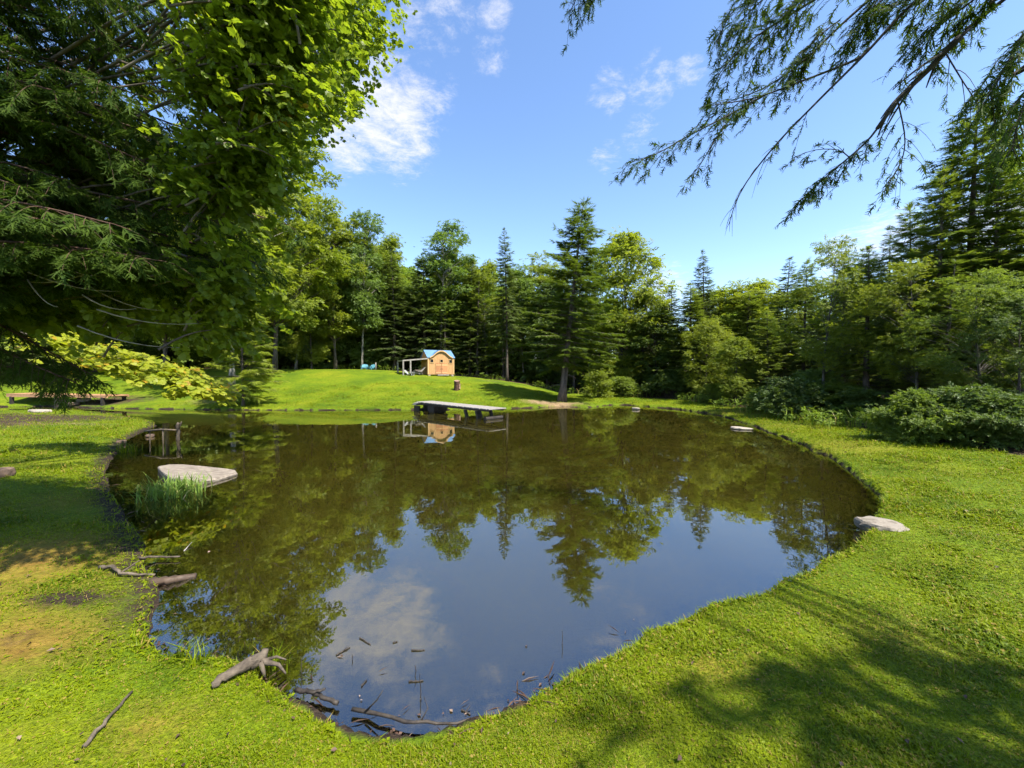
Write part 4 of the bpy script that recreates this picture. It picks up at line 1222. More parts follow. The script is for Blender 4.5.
ML = np.array([-8.8, 4.9])
z0 = gz(*ML)
mt = empty('maple_tree', (ML[0], ML[1], z0))
tag(mt, 'big-leaved bright green maple arching over the left bank beside the dark hemlock', 'tree')
tb, cb, yb, lb = MB(), MB(), MB(), MB()
trunk = bez((0, 0, -0.2), (0.3, 0.0, 3.6), (2.2, 0.0, 7.0), 14)
tb.tube(trunk, 0.24 * (1 - 0.85 * np.linspace(0, 1, 14)), 9)
poly = np.array([(-90, -150), (415, -150), (396, -60), (372, 10), (378, 50), (342, 92), (312, 136), (282, 166), (252, 205), (228, 250), (238, 300), (222, 340), (180, 345), (60, 330), (-90, 300)], float)
C = []
while len(C) < 640:
    u, v = g.uniform(-90, 440), g.uniform(-60, 360)
    s = poly_sd(poly, [(u, v)])[0]
    if s > -8:
        continue
    if vnoise(u / 46.0 + 3, v / 30.0 + 7, 88) < (0.36 if v < 200 else 0.46) and g.uniform() < 0.85:
        continue
    if u < 268 and g.uniform() < 0.25:
        continue
    y = g.uniform(2.9, 4.2) if u > 275 else g.uniform(3.5, 5.3)
    if u < 190:
        y = g.uniform(4.1, 5.4)
    if u > 300 and v < 175:
        y = g.uniform(7.2, 9.2)
    for y in (y, y * 0.88, y * 0.78, y * 0.68) if 190 < u and y < 7 else (y, y * 0.95):
        q = at_y(u, v, y)
        lx, ly = q[0] - h_[0] / math.tan(SUN_EL) * q[2], q[1] - h_[1] / math.tan(SUN_EL) * q[2]
        if not ((-13 < lx < -4.5 and 6.0 < ly < 10) or (-5.6 < lx < -4.3 and 5.1 < ly < 8)):
            if y > 2.5:
                C.append(q - np.array([ML[0], ML[1], z0]))
            break
C = np.array(C)
# a gap in the upper crown lets sun onto the lower outer sprays
sun3 = np.array(tos)
lit = np.array([at_y(222, 262, 4.5), at_y(230, 300, 4.6), at_y(212, 325, 4.6), at_y(205, 285, 4.5)]) - np.array([ML[0], ML[1], z0])
low_extra = np.concatenate([p + g.normal(0, 1, (7, 3)) * [0.14, 0.12, 0.16] for p in lit])
keep_c = np.ones(len(C), bool)
for p in lit:
    al = (C - p) @ sun3
    dist = np.linalg.norm(C - p - al[:, None] * sun3, axis=1)
    keep_c &= ~((al > 0.45) & (dist < 0.6))
C = np.concatenate([C[keep_c], low_extra])
nper = 20
for i, c in enumerate(C):
    zt = np.clip(c[2] * 0.6 + g.uniform(-.6, .4), 1.8, 6.6)
    p0 = np.array([np.interp(zt, trunk[:, 2], trunk[:, 0]), np.interp(zt, trunk[:, 2], trunk[:, 1]), zt])
    if i % 14 == 0:
        tb.tube(bez(p0, p0 * 0.45 + c * 0.55 + [0, 0, 0.9] + g.normal(0, 0.25, 3), c, 9), np.linspace(0.03, 0.005, 9), 5, cap=False)
    else:
        e = c + nrm(p0 - c) * 0.4 + g.normal(0, 0.18, 3)
        tb.tube(bez(e, (e + c) / 2 + [0, 0, .08], c, 5), np.linspace(0.011, 0.004, 5), 4, cap=False)
n = len(C) * nper
ci = np.repeat(np.arange(len(C)), nper)
off = g.normal(0, 1, (n, 3)) * np.array([0.2, 0.2, 0.10]) * np.clip((C[ci, 1:2] + ML[1]) / 4.6, 0.7, 1.7)
P = C[ci] + off
X = nrm(C[ci] - np.array([1.5, 0, 4.5])) * np.array([1, 1, 0.3]) + nrm(off) * 0.9 + g.normal(0, 0.6, (n, 3)) + np.array([0, 0, -0.4])
Nn = np.array([0.15, -0.1, 1.0]) + g.normal(0, 0.6, (n, 3))
S = 0.115 * g.uniform(0.7, 1.25, n) * np.clip((P[:, 1] + ML[1]) / 4.6, 0.65, 1.15) * g.uniform(0.75, 1.15, len(C))[ci]
tcen = [at_y(255, 75, 3.85), at_y(235, 110, 3.8), at_y(275, 112, 3.9), at_y(215, 8, 3.85)]
tcen = np.array(tcen) - np.array([ML[0], ML[1], z0])
turn = np.min(np.linalg.norm(P[:, None] - tcen[None], axis=2), axis=1) < 0.24
w = g.integers(0, 3, n)
for k in range(3):
    cb.scatter(MSPRIG[k], P[(w == k) & ~turn], X[(w == k) & ~turn], Nn[(w == k) & ~turn], S[(w == k) & ~turn], 0)
    cb.scatter(MSPRIG[k], P[(w == k) & turn], X[(w == k) & turn], Nn[(w == k) & turn], S[(w == k) & turn], 1)
# low yellow-green bough over the bank
bp = np.array([at_y(40, 338, 8.8), at_y(112, 356, 9.0), at_y(150, 371, 9.1), at_y(190, 383, 9.2), at_y(224, 393, 9.3)]) - np.array([ML[0], ML[1], z0])
low = np.concatenate([bez((0.05, 0, 2.4), (-0.8, 2.2, 2.7), bp[0], 6), bp[1:]])
lb.tube(low, np.linspace(0.05, 0.006, len(low)), 6)
for k in range(520):
    t = g.uniform(0.58, 1.0) if k % 4 else g.uniform(0.5, 0.85)
    q = np.array([np.interp(t, np.linspace(0, 1, len(low)), low[:, j]) for j in range(3)])
    q = q + g.normal(0, 1, 3) * np.array([0.30, 0.42, 0.16]) * (1.25 - 0.6 * t)
    yb.scatter(MSPRIG[k % 3], q, np.array([0.8, g.normal(0, .6), -0.35]), np.array([0, -.15, 1.0]) + g.normal(0, 0.25, 3), 0.19 * g.uniform(0.7, 1.2))
for (u, v, y, k_n) in ((262, 72, 3.3, 16), (238, 108, 3.25, 14), (278, 108, 3.3, 16), (250, 92, 3.25, 12), (218, 4, 3.25, 10)):
    q0 = at_y(u, v, y) - np.array([ML[0], ML[1], z0])
    qq = q0 + g.normal(0, 1, (k_n, 3)) * [0.10, 0.08, 0.05]
    tb.tube([q0 + [-0.35, 0.15, 0.12], q0 + [-0.1, 0.05, 0.05], q0 + [0.08, 0, -0.02]], [0.008, 0.006, 0.003], 4, cap=False)
    cb.scatter(MSPRIG[k_n % 3], qq, np.array([0.7, -0.2, -0.35]) + g.normal(0, 0.35, (k_n, 3)), np.array([0.2, -0.4, 1.0]) + g.normal(0, 0.3, (k_n, 3)), 0.082 * g.uniform(0.7, 1.2, k_n), 1)
tb.build('trunk', M['bark'], mt, True)
cb.build('crown', [M['maple'], M['maple_turn']], mt)
lo = lb.build('bough', M['bark'], mt, True)
yo = yb.build('bough_leaves', M['maple_yellow'], lo)
yo['label'] = 'yellow-green leaves of the low bough'

# ------------------------------------------------------------------ playhouse
def local(ax, ay):
    """rotation whose X is ax (2-D), Y is ay"""
    return np.array([(ax[0], ay[0], 0), (ax[1], ay[1], 0), (0, 0, 1)], float)


PH_D = 34.0
PH = np.array([(437.5 - 512) / F_PX * PH_D, PH_D])
PZ = gz(*PH) - 0.02
ph_rz = math.atan2(0.485, 0.875)            # front looks to the right of the camera
ph = empty('playhouse', (PH[0], PH[1], PZ), ph_rz)
tag(ph, 'small honey-coloured wooden playhouse with a blue metal roof at the top of the lawn', 'playhouse')
W_, DP, EV, RG = 2.25, 1.9, 1.50, 2.08      # width (local x), depth (local y), eave, ridge
b = MB()
yF, yB = -DP / 2, DP / 2
T = 0.05
# front wall with central wide gable (scooped outline), back wall, two gable ends
fr = [(-W_ / 2, 0.08), (W_ / 2, 0.08), (W_ / 2, EV)]
fr += [(0.92, EV + 0.0), (0.70, EV + 0.10), (0.35, EV + 0.40), (0.12, EV + 0.50), (-0.12, EV + 0.50), (-0.35, EV + 0.40), (-0.70, EV + 0.10), (-0.92, EV), (-W_ / 2, EV)]
b.prism([(x, yF, z) for x, z in fr], (0, 0, 0), (0, T, 0))
b.prism([(x, yB, z) for x, z in [(-W_ / 2, 0.08), (W_ / 2, 0.08), (W_ / 2, EV), (-W_ / 2, EV)]], (0, -T, 0), (0, 0, 0))
for s in (-1, 1):
    b.prism([(s * W_ / 2, y, z) for y, z in [(yF + T + .002, 0.08), (yB - T - .002, 0.08), (yB - T - .002, EV), (0, RG), (yF + T + .002, EV)]], (0 if s < 0 else -T, 0, 0), (T if s < 0 else 0, 0, 0))
b.build('wall', M['pine_board'], ph)
b = MB()
for x in np.arange(-W_ / 2 + 0.2, W_ / 2 - 0.1, 0.21):      # cover strips between the boards
    b.box((x, yF - 0.009, 0.78), (0.025, 0.016, 1.36))
for s in (-1, 1):
    b.box((s * (W_ / 2 - 0.03), yF - 0.014, 0.79), (0.09, 0.024, 1.40))
b.build('corner_trim', M['pine_trim'], ph)
b = MB()
ov = 0.08
for s in (-1, 1):                                            # two slopes
    p = [(-W_ / 2 - ov, 0, RG + 0.03), (W_ / 2 + ov, 0, RG + 0.03), (W_ / 2 + ov, s * (DP / 2 + ov), EV - 0.05), (-W_ / 2 - ov, s * (DP / 2 + ov), EV - 0.05)]
    if s < 0:      # front slope is cut by the central gable
        for sx in (-1, 1):
            q = [(sx * (W_ / 2 + ov), 0, RG + 0.03), (sx * 0.02, 0, RG + 0.03), (sx * 0.05, -0.02, RG + 0.01), (sx * 0.98, -(DP / 2 + ov), EV - 0.05), (sx * (W_ / 2 + ov), -(DP / 2 + ov), EV - 0.05)]
            b.prism(q if sx < 0 else q[::-1], (0, 0, 0), (0, 0, 0.03))
    else:
        b.prism(p[::-1], (0, 0, 0), (0, 0, 0.03))
gout = [(0.98, EV - 0.01), (0.72, EV + 0.13), (0.37, EV + 0.43), (0.13, EV + 0.54), (-0.13, EV + 0.54), (-0.37, EV + 0.43), (-0.72, EV + 0.13), (-0.98, EV - 0.01)]
for (x0, a0), (x1, a1) in zip(gout[:-1], gout[1:]):          # little curved roof over the gable
    b.prism([(x0, yF - 0.10, a0), (x1, yF - 0.10, a1), (x1, 0.0, a1 + 0.0), (x0, 0.0, a0 + 0.0)], (0, 0, 0), (0, 0, 0.028))
rf = b.build('roof', M['blue_roof'], ph)
b = MB()
for (x0, a0), (x1, a1) in zip(gout[:-1], gout[1:]):
    b.prism([(x0, yF - 0.102, a0 - 0.07), (x1, yF - 0.102, a1 - 0.07), (x1, yF - 0.102, a1 + 0.012), (x0, yF - 0.102, a0 + 0.012)], (0, 0, 0), (0, -0.025, 0))
b.build('fascia', M['pine_trim'], ph)
for x, z, s in ((-0.80, 1.20, 0.26), (0.03, 1.20, 0.22), (0.82, 1.17, 0.26)):
    f = MB()
    for dx in (-1, 1):
        f.box((x + dx * (s / 2 + 0.02), yF - 0.022, z), (0.04, 0.034, s + 0.08))
        f.box((x, yF - 0.022, z + dx * (s / 2 + 0.02)), (s, 0.034, 0.04))
    fo = f.build('window', M['pine_trim'], ph)
    f = MB(); f.box((x, yF - 0.012, z), (s, 0.016, s)); f.build('pane', M['glass_dark'], fo)
for s in (-1, 1):
    f = MB()
    f.box((s * 0.26 + 0.03, yF - 0.026, 0.55), (0.50, 0.026, 0.92))
    do = f.build('door', M['pine_red'], ph)
    for zz in (0.22, 0.86):
        f = MB(); f.box((s * 0.26 + 0.03, yF - 0.046, zz), (0.46, 0.014, 0.07)); f.build('brace', M['pine_trim'], do)
    f = MB(); f.tube([(s * 0.06 + 0.03, yF - 0.045, 0.55), (s * 0.06 + 0.03, yF - 0.085, 0.55)], 0.02, 8); f.build('handle', M['stick_dark'], do)
f = MB(); f.box((0.05, yF - 0.24, 0.045), (0.95, 0.38, 0.12)); f.build('doorstep', M['grey_wood'], ph)
for x in (-1.0, 0, 1.0):
    for y in (yF + 0.1, yB - 0.1):
        f = MB(); f.box((x, y, 0.0), (0.2, 0.2, 0.15)); f.build('foundation_block', M['stone'], ph)
# open lean-to on the left side
f = MB()
f.prism([(-W_ / 2 - 2.05, yF - 0.05, 1.13), (-W_ / 2 + 0.0, yF - 0.05, 1.33), (-W_ / 2 + 0.0, yB, 1.33), (-W_ / 2 - 2.05, yB, 1.13)], (0, 0, 0), (0, 0, 0.10))
f.build('porch_roof', M['grey_wood'], ph)
for (x, y) in ((-2.0, yF), (-2.0, yB - 0.1), (-1.42, yF)):
    f = MB(); f.box((-W_ / 2 + x, y, 0.58 + 0.05 * (x > -1.5)), (0.11, 0.11, 1.16 + 0.07 * (x > -1.5)))
    f.build('porch_post', M['grey_wood'], ph)


def ph_world(x, y, z=0.0):
    c, s = math.cos(ph_rz), math.sin(ph_rz)
    wx, wy = PH[0] + c * x - s * y, PH[1] + s * x + c * y
    return np.array([wx, wy, gz(wx, wy) + z])


def chair_parts(root, mat, w=0.55, leg_m=None, recl=0.35):
    """low slatted garden chair, faces local -Y"""
    for s in (-1, 1):
        f = MB(); f.box((s * (w / 2), -0.22, 0.22), (0.05, 0.08, 0.44)); f.build('leg', M[mat], root)
        f = MB(); f.prism([(s * w / 2, 0.34, 0), (s * w / 2, 0.42, 0), (s * w / 2, -0.18, 0.40), (s * w / 2, -0.26, 0.40)], (-.025, 0, 0), (.025, 0, 0)); f.build('leg', M[mat], root)
        f = MB(); f.box((s * (w / 2 + 0.05), 0.0, 0.58), (0.12, 0.62, 0.03)); f.box((s * (w / 2 + 0.03), -0.24, 0.5), (0.04, 0.06, 0.14)); f.build('armrest', M[mat], root)
    f = MB()
    for k in range(6):
        f.box((0, -0.26 + 0.1 * k, 0.405 - 0.035 * k), (w + 0.06, 0.085, 0.022))
    f.build('seat', M[mat], root)
    f = MB()
    for k in range(5):
        x = (k - 2) * w / 4.6
        h = 0.68 - 0.05 * abs(k - 2)
        f.prism([(x - 0.05, 0.26, 0.24), (x + 0.05, 0.26, 0.24), (x + 0.055, 0.26 + recl, 0.24 + h), (x - 0.055, 0.26 + recl, 0.24 + h)], (0, 0, 0), (0, 0.022, 0))
    f.build('backrest', M[mat], root)


p = ph_world(-W_ / 2 - 1.45, yF - 0.15)
r = empty('lounge_chair', p, ph_rz + 0.9)
tag(r, 'low white garden chair lying among the clutter under the playhouse lean-to', 'chair')
chair_parts(r, 'white_paint', 0.5); r.scale = (0.8, 0.8, 0.5)
# jumble beside it: a rough stack of pale boards
p = ph_world(-W_ / 2 - 0.75, yF + 0.2)
r = empty('board_pile', p, ph_rz)
tag(r, 'rough heap of grey boards under the playhouse lean-to', 'board pile')
g = np.random.default_rng(3)
for k in range(7):
    f = MB(); a = g.uniform(-.5, .5)
    f.box((g.uniform(-.15, .15), g.uniform(-.2, .2), 0.05 + 0.055 * k), (1.0 - 0.07 * k, 0.15, 0.045), [(math.cos(a), -math.sin(a), 0), (math.sin(a), math.cos(a), 0), (0, 0, 1)])
    f.build('board', M['grey_wood'] if k % 3 else M['drift'], r)
p = ph_world(-W_ / 2 - 0.22, yF + 0.3)
r = empty('slide', p, ph_rz)
tag(r, 'pale plank slide sloping down beside the playhouse wall', 'slide')
f = MB()
f.prism([(0.05, -0.14, 0.62), (0.05, 0.14, 0.62), (-0.45, 0.14, 0.06), (-0.45, -0.14, 0.06)], (0, 0, 0), (-0.02, 0, -0.03)); f.build('chute', M['white_paint'], r)
for s in (-1, 1):
    f = MB(); f.prism([(0.05, s * 0.165, 0.60), (0.05, s * 0.165, 0.67), (-0.45, s * 0.165, 0.11), (-0.45, s * 0.165, 0.03)], (0, -.02, 0), (0, .02, 0)); f.build('rail', M['grey_wood'], r)

# turquoise chairs at the top of the lawn
for k, (u, dep, a, lab) in enumerate(((364.5, 36.3, 0.25, 'turquoise garden chair next to the pale bare tree trunk'), (370.5, 36.0, -0.3, 'turquoise garden chair beside the weathered post on the far lawn'))):
    x = (u - 512) / F_PX * dep
    r = empty('garden_chair', (x, dep, gz(x, dep)), a)
    tag(r, lab, 'chair', 'turquoise chairs at the top of the lawn')
    chair_parts(r, 'turquoise', 0.6)
    r.scale = (0.8, 0.8, 0.55)
x = (375.8 - 512) / F_PX * 36
f = MB(); f.tube([(0, 0, -0.1), (0.01, 0, 0.35), (0, 0.01, 0.66)], [0.07, 0.06, 0.055], 8)
o = f.build('wooden_post', M['grey_wood'], None, True); o.location = (x, 36, gz(x, 36))
tag(o, 'short weathered post right of the turquoise chairs', 'post')

# stump on the lawn
p = at_g(457, 390)
r = empty('tree_stump', p, 0.2)
tag(r, 'dark tree stump standing upright on the far lawn below the playhouse', 'stump')
g = np.random.default_rng(8)
f = MB()
an = np.linspace(0, 2 * math.pi, 15)[:-1]
rings = []
for zz, rr in ((-0.1, 0.24), (0.05, 0.21), (0.3, 0.19), (0.52, 0.195), (0.62, 0.2)):
    rings.append(np.stack([np.cos(an) * rr * (1 + 0.10 * np.sin(3 * an)), np.sin(an) * rr * (1 + 0.08 * np.cos(4 * an)), np.full(14, zz) + (zz > 0.6) * 0.05 * np.sin(an)], 1))
v = np.concatenate(rings)
i = (np.arange(4)[:, None] * 14 + np.arange(14)[None]).ravel(); j = (np.arange(4)[:, None] * 14 + (np.arange(14)[None] + 1) % 14).ravel()
f.add(v, [np.stack([i, j, j + 14, i + 14], 1)]); f.build('bark', M['stump_side'], r)
f = MB(); f.add(rings[-1] - [0, 0, 0.004], [np.arange(14).reshape(1, -1)])
f.prism([(0.10, -0.205, 0.1), (0.205, -0.14, 0.08), (0.205, -0.13, 0.45), (0.12, -0.20, 0.33)], (0, 0, 0), (0.02, -0.02, 0)); f.build('cut_and_lit_face', M['stump_cut_lit'], r)  # paler slab on the right: the sunlit side put into the colour

# ------------------------------------------------------------------ dock reaching into the pond
da = at_z(416, 401.6, 0.50)[:2]; db = at_z(489, 409.3, 0.46)[:2]
dv = (db - da); DL = np.linalg.norm(dv); ax = dv / DL
dk = empty('wooden_dock', (da[0], da[1], 0), math.atan2(ax[1], ax[0]))
tag(dk, 'low weathered wooden dock on dark trestles reaching from the far shore into the pond', 'dock')
f = MB()
nb = 40
for k in range(nb):
    x = (k + 0.5) * DL / nb
    f.box((x, 0.47 + 0.02 * math.sin(k * 2.3), 0.485 - 0.001 * k), (DL / nb - 0.014, 0.98, 0.035))
f.build('deck', M['deck'], dk)
for s in (0, 1):
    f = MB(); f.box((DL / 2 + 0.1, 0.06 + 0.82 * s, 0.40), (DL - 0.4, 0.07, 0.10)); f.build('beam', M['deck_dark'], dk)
for x0, x1 in ((DL * 0.70, DL * 0.78), (DL * 0.84, DL * 0.90)):
    for y in (0.08, 0.86):
        f = MB()
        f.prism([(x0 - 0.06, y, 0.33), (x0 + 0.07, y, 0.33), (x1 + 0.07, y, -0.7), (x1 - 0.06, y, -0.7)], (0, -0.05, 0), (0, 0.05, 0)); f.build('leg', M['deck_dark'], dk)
f = MB(); f.tube([(DL * 0.955, 0.0, 0.05), (DL * 0.955, 0.95, 0.05)], 0.09, 10); f.build('float', M['deck_dark'], dk)
f = MB()
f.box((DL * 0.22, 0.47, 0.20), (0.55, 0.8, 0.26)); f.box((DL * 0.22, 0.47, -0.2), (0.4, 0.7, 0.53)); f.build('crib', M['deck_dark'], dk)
f = MB(); f.box((-0.12, 0.5, 0.40), (0.45, 0.9, 0.05)); f.box((-0.36, 0.54, 0.32), (0.4, 0.86, 0.05)); f.build('step', M['deck'], dk)
for s in (0, 1):
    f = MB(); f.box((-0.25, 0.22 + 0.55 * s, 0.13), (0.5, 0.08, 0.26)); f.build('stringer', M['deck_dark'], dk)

# ------------------------------------------------------------------ foot bridge over the inlet at the left
ba, bb = at_y(6, 392.2, 23.4), at_y(106, 394.5, 22.4)
bv = bb - ba; BL = np.linalg.norm(bv[:2])
fb = empty('foot_bridge', (ba[0], ba[1], 0), math.atan2(bv[1], bv[0]))
tag(fb, 'long low tan plank footbridge under the hemlock boughs at the left', 'footbridge')
f = MB()
nb = 44
for k in range(nb):
    f.box(((k + 0.5) * BL / nb, 0.6, ba[2] - 0.10 + (bb[2] - ba[2]) * k / nb), (BL / nb - 0.012, 1.2, 0.045))
f.build('deck', M['bridge_board'], fb)
for s in (0, 1):
    f = MB(); f.box((BL / 2, 0.05 + 1.1 * s, (ba[2] + bb[2]) / 2 - 0.16), (BL, 0.09, 0.15)); f.build('beam', M['bridge_board'], fb)
for x in (0.3, BL * 0.5, BL - 0.3):
    for y in (0.06, 1.14):
        f = MB(); f.box((x, y, ba[2] / 2 - 0.3), (0.14, 0.14, ba[2] + 0.1)); f.build('post', M['deck_dark'], fb)


# ------------------------------------------------------------------ stones
def rock(name, p, sx, sy, sz, rz, mat, label, cat='stone', seed=0, wedge=0.0, n=26, group=None):
    g = np.random.default_rng(seed)
    vs, rows = [], 7
    an = np.arange(n) / n * 2 * math.pi
    rad = 1 + 0.13 * np.sin(2 * an + g.uniform(0, 6)) + 0.09 * np.sin(3 * an + g.uniform(0, 6)) + g.normal(0, 0.035, n)
    for k, (zz, rr) in enumerate(((-0.9, 0.7), (-0.25, 0.97), (0.25, 1.0), (0.62, 0.97), (0.88, 0.9), (0.98, 0.6), (1.0, 0.25))):
        jit = 1 + g.normal(0, 0.025, n)
        x, y = np.cos(an) * rad * rr * jit, np.sin(an) * rad * rr * jit
        z = zz * (1 - wedge * (x * 0.5 + 0.5)) + g.normal(0, 0.02, n) * (k < 5)
        vs.append(np.stack([x * sx, y * sy * (1 - 0.35 * wedge * x), z * sz], 1))
    v = np.concatenate(vs)
    i = (np.arange(rows - 1)[:, None] * n + np.arange(n)[None]).ravel(); j = (np.arange(rows - 1)[:, None] * n + (np.arange(n)[None] + 1) % n).ravel()
    f = MB()
    f.add(v, [np.stack([i, j, j + n, i + n], 1), ((rows - 1) * n + np.arange(n)).reshape(1, -1)])
    o = f.build(name, M[mat], None, False)
    o.location = [float(c) for c in p]
    o.rotation_euler = (0, 0, rz)
    return tag(o, label, cat, group)


g = np.random.default_rng(4)
outl = [(158, 466), (168, 464), (182, 464), (198, 465.2), (214, 467.2), (228, 469), (236, 470.2), (237.5, 472.3), (228, 475.2), (218, 477.6), (206, 479.4), (194, 480.6), (182, 480.5), (170, 477), (161, 471)]
top = np.array([at_z(u, v, 0.10 - 0.0006 * (u - 160)) for u, v in outl])
cc_ = top.mean(0) * [1, 1, 0]
f = MB()
k_ = len(top)
rows = [np.column_stack([(top[:, :2] - cc_[:2]) * sc + cc_[:2], top[:, 2] + dz]) + g.normal(0, 0.006, (k_, 3)) for sc, dz in ((0.82, 0.004), (0.97, 0.0), (1.0, -0.03), (0.98, -0.09), (0.9, -0.3))]
v = np.concatenate(rows + [np.array([[cc_[0], cc_[1], top[:, 2].mean() + 0.01]])]) - cc_
i_ = (np.arange(4)[:, None] * k_ + np.arange(k_)[None]).ravel(); j_ = (np.arange(4)[:, None] * k_ + (np.arange(k_)[None] + 1) % k_).ravel()
f.add(v, [np.stack([i_, j_, j_ + k_, i_ + k_], 1), np.stack([np.arange(k_), (np.arange(k_) + 1) % k_, np.full(k_, 5 * k_)], 1)])
o = f.build('flat_rock', M['stone_pale']); o.location = cc_
tag(o, 'large flat pale wedge of rock lying in the water behind the sedge tuft', 'rock')
pa = at_g(887, 527)
rock('shore_stone', (pa[0], pa[1] + 0.05, 0.07), 0.27, 0.2, 0.09, -0.3, 'stone', 'flat grey stone set in the sod edge of the right shore', 'stone', 5, 0.35)
pa = at_z(741, 428.5, 0.02)
rock('shore_stone', (pa[0], pa[1], 0.02), 0.34, 0.22, 0.05, -0.5, 'stone', 'thin pale stone slab at the far right waterline', 'stone', 6, 0.3)
pa = at_z(636, 408.5, 0.06)
rock('shore_stone', (pa[0], pa[1], 0.05), 0.2, 0.16, 0.07, 0.2, 'stone', 'small whitish stone on the far shore right of the leaning pine', 'stone', 7, 0.2)
pa = at_g(40, 412.5)
rock('shore_stone', (pa[0], pa[1], pa[2] + 0.03), 0.42, 0.28, 0.12, 0.1, 'stone', 'pale flat stone in the shade before the footbridge', 'stone', 8, 0.2)
pa = at_g(8, 478)
rock('shore_stone', (pa[0] - 0.2, pa[1] + 0.1, pa[2] + 0.02), 0.13, 0.15, 0.13, 0.4, 'stone_brown', 'reddish brown stone at the left edge of the lawn', 'stone', 9, 0.2)
for k, (u, v, s, lab) in enumerate(((66, 403, 0.34, 'brown rock at the near end of the footbridge'), (74, 405, 0.26, 'small brown rock at the inlet below the footbridge'), (122, 444, 0.13, 'dark little rock in the mud at the inlet mouth'),
                                    (150, 437, 0.12, 'dark wet rock beside the driftwood rail'), (84, 401, 0.3, 'pale rock at the lawn edge by the footbridge end'))):
    pa = at_g(u, v)
    rock('bank_rock', (pa[0], pa[1], pa[2] + 0.03), s, s * .8, s * .5, k, 'stone_brown' if k != 4 else 'stone', lab, 'rock', 20 + k, 0.2, 18)

# ------------------------------------------------------------------ driftwood, sticks
def stick(name, path, r0, r1, mat, label, cat='stick', sides=7, extra=None, wob=0.012, seed=0):
    g = np.random.default_rng(seed)
    P = np.asarray(path, float)
    t = np.linspace(0, len(P) - 1, 12)
    Q = np.stack([np.interp(t, np.arange(len(P)), P[:, j]) for j in range(3)], 1)
    Q[1:-1] += g.normal(0, wob, (10, 3)) * [1, 1, .4]
    f = MB()
    f.tube(Q, np.linspace(r0, r1, 12) * g.uniform(0.88, 1.12, 12), sides)
    for e, a, b_ in extra or []:
        f.tube(np.asarray(e, float), np.linspace(a, b_, len(e)), 6)
    c = Q.mean(0)
    o = f.build(name, M[mat], None, True)
    o.data.transform(Matrix.Translation(Vector(-c)))
    o.location = [float(x) for x in c]
    return tag(o, label, cat)


def gp(u, v, dz=0.0, water_=False):
    p = at_z(u, v, 0) if water_ else at_g(u, v)
    return p + np.array([0, 0, dz])


a, b_ = gp(212, 690, 0.02), at_z(258, 660, 0.10)
e1 = b_ + np.array([0.01, 0.0, 0.0])
stick('driftwood_log', [a, a * .5 + b_ * .5 + [0, 0, 0.015], b_], 0.020, 0.036, 'drift', 'short grey driftwood log with a knobby broken end poking over the water', 'log', 9,
      [([e1 - [0.03, 0.02, 0.0], e1 + [0.015, 0.02, 0.02], e1 + [0.02, 0.03, 0.05]], 0.040, 0.018), ([e1, e1 + [0.06, -0.01, -0.01], e1 + [0.12, 0.0, -0.03], e1 + [0.17, -0.01, -0.08]], 0.022, 0.005),
       ([e1 + [0.02, -.02, 0], e1 + [0.05, -0.04, -0.05], e1 + [0.05, -0.03, -0.10]], 0.016, 0.006), ([e1 + [0.04, 0, 0], e1 + [0.09, 0.03, 0.0], e1 + [0.15, 0.03, -0.02]], 0.012, 0.004)], 0.006, 2)
stick('fallen_stick', [gp(84, 750, 0.012), gp(108, 722, 0.02), gp(132, 695, 0.012)], 0.011, 0.006, 'drift', 'thin pale straight stick lying in the grass at the lower left', seed=3, wob=0.003)
stick('fallen_stick', [at_z(296, 690, 0.03), at_z(312, 692, 0.05), at_z(325, 689, 0.07)], 0.014, 0.006, 'stick_dark', 'short black stick over the near shoreline right of the driftwood log', seed=4, wob=0.004)
stick('fallen_stick', [at_z(306, 690, 0.04), at_z(338, 703, 0.03)], 0.012, 0.012, 'stick_dark', 'stubby dark stick touching the water at the muddy near edge', seed=5, wob=0.004)
stick('fallen_branch', [at_z(352, 709, 0.03), at_z(400, 721, 0.04), at_z(440, 725, 0.035), at_z(482, 718, 0.04)], 0.011, 0.005, 'stick_dark', 'long dark curved branch along the muddy near waterline', 'branch', seed=6, wob=0.006,
      extra=[([at_z(365, 712, 0.035), at_z(377, 700, 0.10), at_z(383, 690, 0.15)], 0.006, 0.002), ([at_z(420, 723, 0.035), at_z(428, 708, 0.09), at_z(424, 697, 0.14)], 0.005, 0.002)])
stick('fallen_stick', [gp(100, 570, 0.02), gp(112, 572, 0.05), gp(125, 577, 0.04), gp(155, 578, 0.02)], 0.02, 0.010, 'drift', 'crooked grey stick lying across the left bank to the water', seed=7,
      extra=[([gp(122, 576, 0.03), gp(140, 570, 0.09)], 0.009, 0.003)])
stick('fallen_stick', [gp(138, 560, 0.02), at_z(158, 557, 0.03), at_z(180, 556.5, 0.03)], 0.014, 0.007, 'drift', 'straight pale stick pointing from the left bank over the water', seed=8, wob=0.006)
stick('sunken_log', [at_z(140, 584, 0.01), at_z(165, 582, 0.02), at_z(196, 576, 0.0)], 0.05, 0.028, 'mud', 'dark half sunken log by the left bank', 'log', seed=9)
stick('water_twig', [at_z(184, 551, 0.0), at_z(192, 542, 0.03)], 0.006, 0.003, 'deadwood', 'thin pale twig standing out of the water off the left bank', 'twig', seed=10, wob=0.002)
